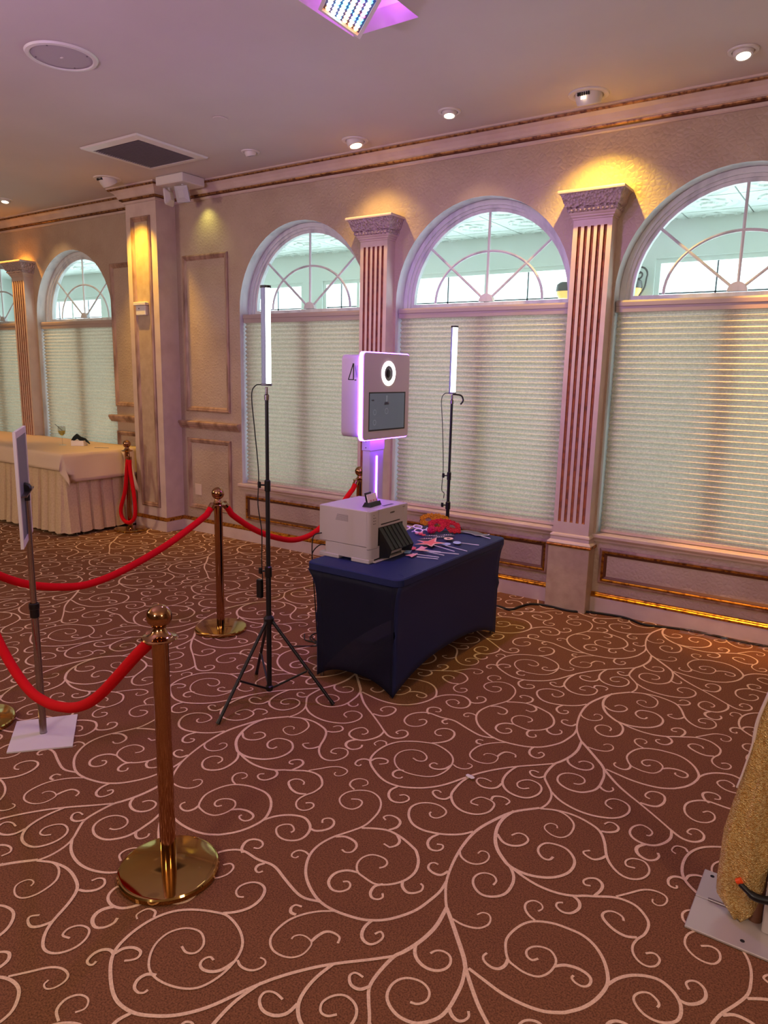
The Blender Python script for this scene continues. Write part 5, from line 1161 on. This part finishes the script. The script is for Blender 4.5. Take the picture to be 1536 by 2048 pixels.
def napkin_holder():
    x, y = -7.375, 4.775; o = thing('napkin_holder', 'white napkin holder with dark napkins on the buffet table', 'napkin holder', (x, y, BZ))
    a = Vector((0.83, 0.56, 0)); n = Vector((-0.56, 0.83, 0))
    def bx_(name, u0, u1, v0, v1, z0, z1, m, par=None):
        q = [Vector((x, y, 0))+a*u+n*v for u, v in ((u0, v0), (u1, v0), (u1, v1), (u0, v1))]
        return mesh(name, [(p.x, p.y, z) for z in (z0, z1) for p in q], [(0, 1, 2, 3), (4, 5, 6, 7)]+[(k, (k+1) % 4, 4+(k+1) % 4, 4+k) for k in range(4)], m, o)
    z = BZ+0.004
    bx_('tray', -0.07, 0.07, -0.055, 0.055, z, z+0.005, 'paper_white'); bx_('front_wall', -0.07, 0.07, -0.055, -0.050, z, z+0.06, 'paper_white'); bx_('back_wall', -0.07, 0.07, 0.05, 0.055, z, z+0.06, 'paper_white')
    bx_('end_wall', -0.07, -0.065, -0.05, 0.05, z, z+0.06, 'paper_white'); bx_('end_wall', 0.065, 0.07, -0.05, 0.05, z, z+0.06, 'paper_white')
    vs = []
    for u, v, h in ((-0.075, -0.02, 0.065), (-0.06, 0.0, 0.10), (-0.02, 0.0, 0.135), (0.02, -0.01, 0.105), (0.07, 0.0, 0.085), (0.115, 0.0, 0.03)):
        p = Vector((x, y, 0))+a*u+n*v
        vs += [(p.x-0.012*n.x, p.y-0.012*n.y, z+h), (p.x+0.02*n.x, p.y+0.02*n.y, z+h-0.004), (p.x, p.y, z+max(0.05, h-0.06) if u < 0.1 else z+h-0.012)]
    fs = []
    for k in range(5):
        for i in range(3): fs.append((3*k+i, 3*k+(i+1) % 3, 3*k+3+(i+1) % 3, 3*k+3+i))
    fs += [(0, 1, 2), (15, 16, 17)]
    mat('dark_napkin', (20, 32, 34), 0.8); mesh('dark_napkin', vs, fs, 'dark_napkin', o)
napkin_holder()
tag(flat('cocktail_fork', [(-7.06, 4.75), (-6.98, 4.80), (-6.95, 4.815), (-6.93, 4.84), (-6.955, 4.835), (-7.065, 4.765)], BZ+0.004, 0.004, 'steel', None), 'small fork lying near the right edge of the buffet cloth', 'fork')

# ------------------------------------------------------------------ sequin backdrop stand at the right edge
mat('plate_grey', (196, 186, 182), 0.35, metal=0.3)
mat('gold_sequin', (255, 226, 156), 0.24, metal=0.45, mottle=((226, 176, 100), 160, 0.4, 0.6), bump=('voronoi', 260, 1.0, 0.008))
mat('sheer_edge', (226, 206, 200), 0.5); mat('brown_rod', (120, 76, 54), 0.4); mat('orange_tip', (240, 80, 30), 0.4)
def backdrop():
    o = thing('backdrop_stand', 'metal-based stand draped in gold sequin cloth at the right edge', 'backdrop stand', (0.0, 2.4, 0))
    def plate(name, x0, x1, y0, y1): return box(name, x0, x1, y0, y1, 0.001, 0.010, 'plate_grey', o, bev=0.002)
    p1 = plate('base_plate', -0.307, 0.36, 2.400, 2.562); p2 = plate('base_plate', -0.307, 0.36, 2.231, 2.397)
    for x, y, p in ((-0.277, 2.533, p1), (-0.143, 2.267, p2)): lathe('bolt_hole', [(0.0, 0.0), (0.007, 0.0), (0.007, 0.0006)], 'vent_dark', p, loc=(x, y, 0.0102), seg=12)
    tube('hinge', [(-0.267, 2.399, 0.013), (-0.180, 2.399, 0.013)], 0.006, 'steel', o, seg=10)
    lathe('post', [(0.0, 0.01), (0.022, 0.01), (0.022, 1.9), (0.0, 1.9)], 'brown_rod', o, loc=(-0.125, 2.395, 0), seg=18)
    box('post_foot', -0.10, 0.05, 2.34, 2.46, 0.01, 0.22, 'plate_grey', o, bev=0.004)
    # draped cloth: left silhouette narrows upwards, lower end gathered in a point
    rows = [(0.012, -0.190, -0.150), (0.035, -0.212, -0.128), (0.075, -0.246, -0.118), (0.13, -0.249, -0.112), (0.20, -0.246, -0.108), (0.30, -0.243, -0.106), (0.40, -0.226, -0.106), (0.50, -0.208, -0.106), (0.60, -0.197, -0.106), (0.70, -0.183, -0.104), (0.80, -0.168, -0.104), (0.95, -0.155, -0.10), (1.2, -0.15, -0.10), (1.6, -0.15, -0.10), (1.9, -0.15, -0.10)]
    N = 40; vs, fs = [], []
    for z, a, b in rows:
        cx, hw = (a+b)/2, (b-a)/2
        for k in range(N):
            t = 2*math.pi*k/N; r = 1+0.22*math.sin(5*t+z*6)+0.05*math.sin(9*t-z*4)
            vs.append((cx+hw*math.cos(t)*(1+0.04*math.sin(7*t+z*9)), 2.38+(0.030+0.012*math.sin(z*7))*math.sin(t)*r, z))
    for j in range(len(rows)-1):
        for k in range(N): fs.append((j*N+k, j*N+(k+1) % N, (j+1)*N+(k+1) % N, (j+1)*N+k))
    fs.append(tuple(range(N)))
    mesh('sequin_cloth', vs, fs, 'gold_sequin', o, smooth=True)
    tube('sheer_hem', spline([(-0.164, 2.37, 0.80), (-0.186, 2.37, 0.70), (-0.192, 2.37, 0.62), (-0.208, 2.368, 0.52), (-0.220, 2.366, 0.46)], 5), [0.005]*10+[0.003]*11, 'sheer_edge', o, seg=8)
    cl = tube('spring_clamp', spline([(-0.175, 2.335, 0.155), (-0.13, 2.325, 0.135), (-0.08, 2.33, 0.140), (-0.03, 2.335, 0.165)], 5), [0.009]*4+[0.013]*12, 'black_plastic', o, seg=10)
    tube('clamp_handle', spline([(-0.10, 2.33, 0.14), (-0.06, 2.335, 0.105), (-0.055, 2.335, 0.075)], 4), 0.011, 'black_plastic', cl, seg=8)
    tube('clamp_tip', [(-0.184, 2.336, 0.158), (-0.172, 2.335, 0.168)], 0.010, 'orange_tip', cl, seg=8)
backdrop()

# ------------------------------------------------------------------ cords, tape and litter on the carpet
tag(tube('power_cord', spline([(-2.45, 4.72, 0.008), (-2.226, 4.843, 0.008), (-2.095, 4.822, 0.008), (-2.060, 4.95, 0.009), (-2.015, 5.055, 0.008), (-1.902, 5.090, 0.008), (-1.72, 5.075, 0.008), (-1.597, 5.140, 0.008), (-1.40, 5.175, 0.010), (-1.30, 5.165, 0.008), (-1.183, 5.110, 0.008), (-1.001, 5.165, 0.008), (-0.845, 5.185, 0.009), (-0.669, 5.170, 0.008), (-0.545, 5.165, 0.008), (-0.40, 5.178, 0.008), (0.2, 5.180, 0.008), (1.4, 5.185, 0.008)], 6), 0.0085, 'cord', None, seg=8), 'black power cord running along the baseboard under the right window', 'cord')
glass_mat('clear_tape_film', (0.95, 0.93, 0.90, 1), 4.0)
def tape():
    vs, fs = [], []; n = 26; rnd = random.Random(5)
    for k in range(n):
        x = -0.95+0.55*k/(n-1)
        for q, (dy, h) in enumerate(((-0.055, 0.003), (-0.022, 0.010), (0.0, 0.019), (0.02, 0.012), (0.035, 0.004))):
            vs.append((x, 5.155+dy*(0.8+0.3*rnd.random()), h+0.006*rnd.random()))
    for k in range(n-1):
        for q in range(4): fs.append((k*5+q, k*5+q+1, (k+1)*5+q+1, (k+1)*5+q))
    tag(mesh('clear_tape', vs, fs, 'clear_tape_film', None), 'strip of clear tape over the cord at the far right', 'tape')
tape()
def scrap():
    bm = bmesh.new(); rnd = random.Random(2)
    r = bmesh.ops.create_icosphere(bm, subdivisions=2, radius=0.014)
    for v in bm.verts:
        v.co = Vector((v.co.x*1.5+rnd.uniform(-.003, .003), v.co.y*0.9+rnd.uniform(-.003, .003), max(0.0, v.co.z*0.5+0.006)+rnd.uniform(0, .003)))
    bmesh.ops.translate(bm, vec=(-1.27, 2.60, 0.002), verts=bm.verts)
    tag(bmobj('paper_scrap', bm, 'paper_white', None), 'tiny crumpled white paper scrap on the open carpet', 'paper scrap')
scrap()
tag(tube('floor_cable', spline([(-2.98, 3.50, 0.006), (-2.90, 3.42, 0.006), (-2.80, 3.46, 0.006), (-2.84, 3.58, 0.006), (-2.93, 3.56, 0.006), (-2.90, 3.46, 0.008), (-2.78, 3.40, 0.006)], 6), 0.004, 'cord', None, seg=6), 'thin black cable coiled on the carpet behind the navy table', 'cord')

# ------------------------------------------------------------------ ceiling fixtures
def spot_fixture(label, x, y, r, aim, lit, shape='eyeball', m='fixture_white'):
    o = thing('ceiling_spotlight', label, 'ceiling light', (x, y, CZ), group='recessed ceiling spotlights')
    d = (Vector(aim)-Vector((x, y, CZ))).normalized(); q = toward(d)
    lathe('trim_ring', [(r*0.70, CZ-0.004), (r*0.74, CZ-0.010), (r*0.96, CZ-0.009), (r, CZ-0.001)], m, o, loc=(x, y, 0), seg=36)
    L = r*0.46
    hd = lathe('lamp_head', [(0.0, -r*0.3), (r*0.66, -r*0.28), (r*0.66, L*0.35), (r*0.58, L), (r*0.46, L*1.02), (r*0.44, L*0.94)], m, o, loc=(x, y, CZ+0.002), seg=32, axis=q)
    lathe('bulb', [(0.0, L*0.98), (r*0.45, L*0.98), (r*0.45, L*0.90)], lit, hd, loc=(x, y, CZ+0.002), seg=24, axis=q)
    return o, hd
FX = [(-0.853, 4.708, 0.082, (-0.80, 4.62, 3.1), 'lamp_warm', 'small lit eyeball spotlight at the top right of the ceiling'),
      (-2.700, 4.706, 0.080, (-2.66, 4.64, 3.1), 'lamp_warm', 'small lit eyeball spotlight above the window with the thin light stand'),
      (-3.644, 4.884, 0.105, (-3.54, 4.88, 3.1), 'lamp_warm', 'large lit eyeball spotlight above the pilaster behind the booth'),
      (-4.580, 4.687, 0.078, (-4.58, 4.80, 3.1), 'grey_plastic', 'small dark eyeball spotlight between the vent and the lit large one'),
      (-8.197, 4.585, 0.078, (-8.13, 4.52, 3.1), 'lamp_warm', 'small lit eyeball spotlight at the left edge of the ceiling'),
      (-6.418, 4.619, 0.130, (-6.42, 4.96, 3.0), 'grey_plastic', 'large eyeball spotlight in front of the square pier'),
      (-1.782, 4.894, 0.130, (-1.782, 5.05, 3.1), 'grey_plastic', 'large grey eyeball spotlight with vents above the right pilaster')]
for x, y, r, aim, lit, lab in FX:
    o, hd = spot_fixture(lab, x, y, r, aim, lit)
    if r > 0.12:
        for k in range(6): box('cooling_slot', x-0.045+0.014*k, x-0.037+0.014*k, y-r*0.69, y-r*0.58, CZ-0.030, CZ-0.012, 'vent_dark', hd)
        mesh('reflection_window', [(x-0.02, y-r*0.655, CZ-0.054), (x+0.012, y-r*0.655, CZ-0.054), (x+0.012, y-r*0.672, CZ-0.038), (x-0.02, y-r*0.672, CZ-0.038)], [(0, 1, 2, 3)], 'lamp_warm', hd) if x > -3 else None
YEL = (1.0, 0.68, 0.07)
def spot(name, loc, aim, e, col, ang, blend=0.6, size=0.02): lamp(name, 'SPOT', loc, e, col, size, aim=aim, spot_size=math.radians(ang), spot_blend=blend)
spot('pilaster_spot', (-1.76, 4.83, 3.43), (-1.74, 5.12, 2.35), 135, YEL, 102, 1.0)
spot('pilaster_spot', (-3.62, 4.83, 3.43), (-3.60, 5.12, 2.35), 50, (1.0, 0.66, 0.16), 100, 1.0)
spot('pier_spot', (-6.42, 4.66, 3.43), (-6.42, 4.985, 2.25), 170, (1.0, 0.58, 0.05), 72, 0.9)
spot('pilaster_spot', (-9.0, 4.83, 3.43), (-8.98, 5.12, 2.45), 110, (1.0, 0.45, 0.05), 70)
spot('wall_spot', (-5.70, 5.10, 3.36), (-5.68, 5.24, 2.75), 6, (0.90, 0.95, 0.22), 100, 1.0)
spot('window_spot', (-0.70, 4.77, 3.43), (-0.50, 5.26, 1.3), 420, (1.0, 0.46, 0.12), 34, 0.8)
spot('window_spot', (-2.70, 4.77, 3.43), (-2.70, 5.2, 2.4), 8, (1.0, 0.66, 0.35), 80)
spot('window_spot', (-8.19, 4.68, 3.42), (-8.19, 5.2, 2.4), 16, (1.0, 0.70, 0.30), 80)
def ceiling_speaker():
    x, y = -4.215, 2.762; o = thing('ceiling_speaker', 'large round white speaker grille set in the ceiling', 'speaker', (x, y, CZ))
    lathe('rim', [(0.170, CZ-0.008), (0.176, CZ-0.014), (0.196, CZ-0.012), (0.203, CZ-0.001)], 'fixture_white', o, loc=(x, y, 0), seg=56)
    lathe('grille', [(0.0, CZ-0.010), (0.171, CZ-0.006)], 'speaker_cloth', o, loc=(x, y, 0), seg=56)
    box('badge', x-0.010, x+0.010, y-0.005, y+0.005, CZ-0.0125, CZ-0.009, 'paper_white', o)
    for a in (0.5, 2.1, 3.7, 5.2): lathe('screw', [(0.0, CZ-0.0105), (0.005, CZ-0.0095), (0.005, CZ-0.006)], 'grille', o, loc=(x+0.155*math.cos(a), y+0.155*math.sin(a), 0), seg=10)
ceiling_speaker()
def air_vent():
    x0, x1, y0, y1 = -5.752, -5.008, 3.882, 4.620; o = thing('air_vent', 'square ceiling air return grille with dark louvres', 'air vent', ((x0+x1)/2, (y0+y1)/2, CZ))
    w = 0.075; i0, i1, j0, j1 = x0+w, x1-w, y0+w, y1-w
    vs = [(x0, y0, CZ-0.001), (x1, y0, CZ-0.001), (x1, y1, CZ-0.001), (x0, y1, CZ-0.001), (x0+0.01, y0+0.01, CZ-0.014), (x1-0.01, y0+0.01, CZ-0.014), (x1-0.01, y1-0.01, CZ-0.014), (x0+0.01, y1-0.01, CZ-0.014), (i0, j0, CZ-0.022), (i1, j0, CZ-0.022), (i1, j1, CZ-0.022), (i0, j1, CZ-0.022), (i0, j0, CZ-0.002), (i1, j0, CZ-0.002), (i1, j1, CZ-0.002), (i0, j1, CZ-0.002)]
    mesh('frame', vs, [(a*4+k, a*4+(k+1) % 4, a*4+4+(k+1) % 4, a*4+4+k) for a in range(3) for k in range(4)], 'fixture_white', o)
    mesh('duct', [(i0, j0, CZ-0.003), (i1, j0, CZ-0.003), (i1, j1, CZ-0.003), (i0, j1, CZ-0.003)], [(0, 1, 2, 3)], 'grille', o)
    n = 26
    for k in range(n):
        y = j0+(j1-j0)*(k+0.5)/n
        mesh('louvre', [(i0, y-0.007, CZ-0.020), (i1, y-0.007, CZ-0.020), (i1, y+0.006, CZ-0.006), (i0, y+0.006, CZ-0.006), (i0, y-0.005, CZ-0.021), (i1, y-0.005, CZ-0.021)], [(0, 1, 2, 3), (0, 1, 5, 4)], 'louvre', o)
air_vent()
tag(lathe('cover_plate', [(0.0, CZ-0.008), (0.052, CZ-0.006), (0.056, CZ-0.001)], 'ceiling_paint', None, loc=(-4.204, 3.995, 0), seg=32), 'flat round cover plate in the ceiling right of the air vent', 'cover plate')
def emergency_light():
    o = thing('emergency_light', 'white twin-head emergency light under the ceiling beside the square pier', 'emergency light', (-5.76, 4.91, CZ))
    box('housing', -5.955, -5.575, 4.812, 5.085, 3.440, CZ-0.001, 'fixture_white', o, bev=0.006)
    for x, y, d in ((-5.905, 4.93, (-0.95, -0.3, -0.1)), (-5.675, 4.90, (0.25, -0.95, -0.35))):
        h = tube('lamp_arm', [(x, y, 3.445), (x, y, 3.40)], 0.012, 'fixture_white', o, seg=10)
        q = toward(d); n = 4; vs = []
        prof = [(0.030, -0.035), (0.066, 0.0), (0.070, 0.012)]
        bm = bmesh.new(); rings = []
        for r, z in prof: rings.append([bm.verts.new(Vector((x, y, 3.355))+q @ Vector((r*sx, r*sy, z))) for sx, sy in ((-1, -1), (-0.8, -1.1), (0.8, -1.1), (1, -1), (1.1, -0.8), (1.1, 0.8), (1, 1), (0.8, 1.1), (-0.8, 1.1), (-1, 1), (-1.1, 0.8), (-1.1, -0.8))])
        for A, B in zip(rings, rings[1:]):
            for k in range(12): bm.faces.new((A[k], A[(k+1) % 12], B[(k+1) % 12], B[k]))
        bm.faces.new(rings[0])
        hd = bmobj('lamp_head', bm, 'fixture_white', o)
        c = Vector((x, y, 3.355))
        P = [c+q @ Vector((0.072*a, 0.072*b, 0.012)) for a, b in ((-1, -1), (1, -1), (1, 1), (-1, 1))]+[c+q @ Vector((0.03*a, 0.03*b, 0.030)) for a, b in ((-1, -1), (1, -1), (1, 1), (-1, 1))]
        mesh('lens', P, [(k, (k+1) % 4, 4+(k+1) % 4, 4+k) for k in range(4)]+[(4, 5, 6, 7)], 'lens_plastic', hd)
mat('lens_plastic', (200, 196, 204), 0.15, spec=0.7)
emergency_light()
def pier_sensor():
    o = thing('wall_sensor', 'small white sensor box on the lit panel of the square pier', 'sensor', (-6.43, COLY-0.02, 2.33))
    box('cover', -6.525, -6.335, COLY-0.055, COLY-0.003, 2.365, 2.400, 'fixture_white', o, bev=0.006)
    box('body', -6.505, -6.350, COLY-0.040, COLY-0.003, 2.268, 2.366, 'fixture_white', o, bev=0.005)
    lathe('lens', [(0.0, 0.003), (0.006, 0.002), (0.006, 0.0)], 'vent_dark', o, loc=(-6.45, COLY-0.041, 2.335), seg=10, axis=toward((0, -1, 0)))
pier_sensor()
tag(box('wall_outlet', -5.99, -5.89, D-0.006, D-0.0005, 0.40, 0.52, 'trim_paint', None, bev=0.002), 'beige outlet plate in the lower wall panel right of the pier', 'outlet')
for _n, _c, _e in (('red', (255, 60, 130), 7.0), ('cyan', (70, 225, 255), 7.0), ('white', (235, 245, 255), 7.0), ('blue', (60, 90, 255), 7.0), ('amber', (255, 160, 60), 7.0)):
    mat('led_'+_n, (255, 255, 255), 0.3, emit=_c, estr=_e)
mat('led_board', (60, 60, 110), 0.5)
def led_panel():
    o = thing('led_wash_light', 'tilted colour LED wash light panel hanging out of a ceiling recess', 'stage light', (-2.42, 3.05, CZ))
    # tilted rectangular face: three measured corners in space
    A = Vector((-2.55, 3.115, 3.505)); B = Vector((-2.405, 3.262, 3.405)); C = Vector((-2.175, 3.07, 3.405))
    u = (C-B); u.normalize(); w = (A-B); w = (w-u*w.dot(u)); hgt = 0.24; w.normalize(); n = u.cross(w)
    if n.z > 0: n = -n
    Wd = 0.40
    P0 = B
    def pt(a, b, t): return P0+u*a+w*b+n*t
    def slab(name, a0, a1, b0, b1, t0, t1, m, par):
        q = [pt(a, b, t) for t in (t0, t1) for a, b in ((a0, b0), (a1, b0), (a1, b1), (a0, b1))]
        return mesh(name, q, [(0, 1, 2, 3), (4, 5, 6, 7)]+[(k, (k+1) % 4, 4+(k+1) % 4, 4+k) for k in range(4)], m, par)
    slab('housing', 0.0, Wd, 0.0, hgt, -0.05, -0.004, 'fixture_white', o); slab('led_board', 0.018, Wd-0.018, 0.018, hgt-0.018, -0.004, -0.002, 'led_board', o)
    for a0, a1, b0, b1 in ((0, Wd, 0, 0.018), (0, Wd, hgt-0.018, hgt), (0, 0.018, 0.018, hgt-0.018), (Wd-0.018, Wd, 0.018, hgt-0.018)):
        slab('bezel', a0, a1, b0, b1, -0.004, 0.012, 'fixture_white', o)
    rnd = random.Random(11); nx, ny = 10, 6
    for i in range(nx):
        for j in range(ny):
            a = 0.04+(Wd-0.08)*i/(nx-1); b = 0.04+(hgt-0.08)*j/(ny-1)
            c = rnd.choice(['cyan', 'white', 'white', 'cyan', 'white', 'red', 'blue', 'amber'])
            p = pt(a, b, 0.0); bm = bmesh.new(); bmesh.ops.create_icosphere(bm, subdivisions=1, radius=0.0135); bmesh.ops.translate(bm, vec=p, verts=bm.verts)
            bmobj('led', bm, 'led_'+c, o, smooth=True)
    tube('yoke', [pt(Wd/2, hgt/2, -0.05), pt(Wd/2, hgt/2, -0.05)+Vector((0, 0, 0.35))], 0.014, 'fixture_white', o, seg=10)
led_panel()
lamp('led_panel_light', 'SPOT', (-2.34, 3.16, 3.36), 95, (0.62, 0.26, 1.0), 0.05, aim=(-2.5, 3.9, 1.0), spot_size=math.radians(150), spot_blend=0.8)
lamp('recess_light', 'POINT', (-2.30, 3.30, CZ+0.12), 5, (0.62, 0.18, 1.0), 0.05)
# tiny emitters are seen directly; their light is carried by the lamps beside them
for _k in list(MATS):
    if _k.startswith('led_') or _k in ('lamp_warm', 'amber_shade', 'screen', 'screen_light'):
        MATS[_k].cycles.emission_sampling = 'NONE'
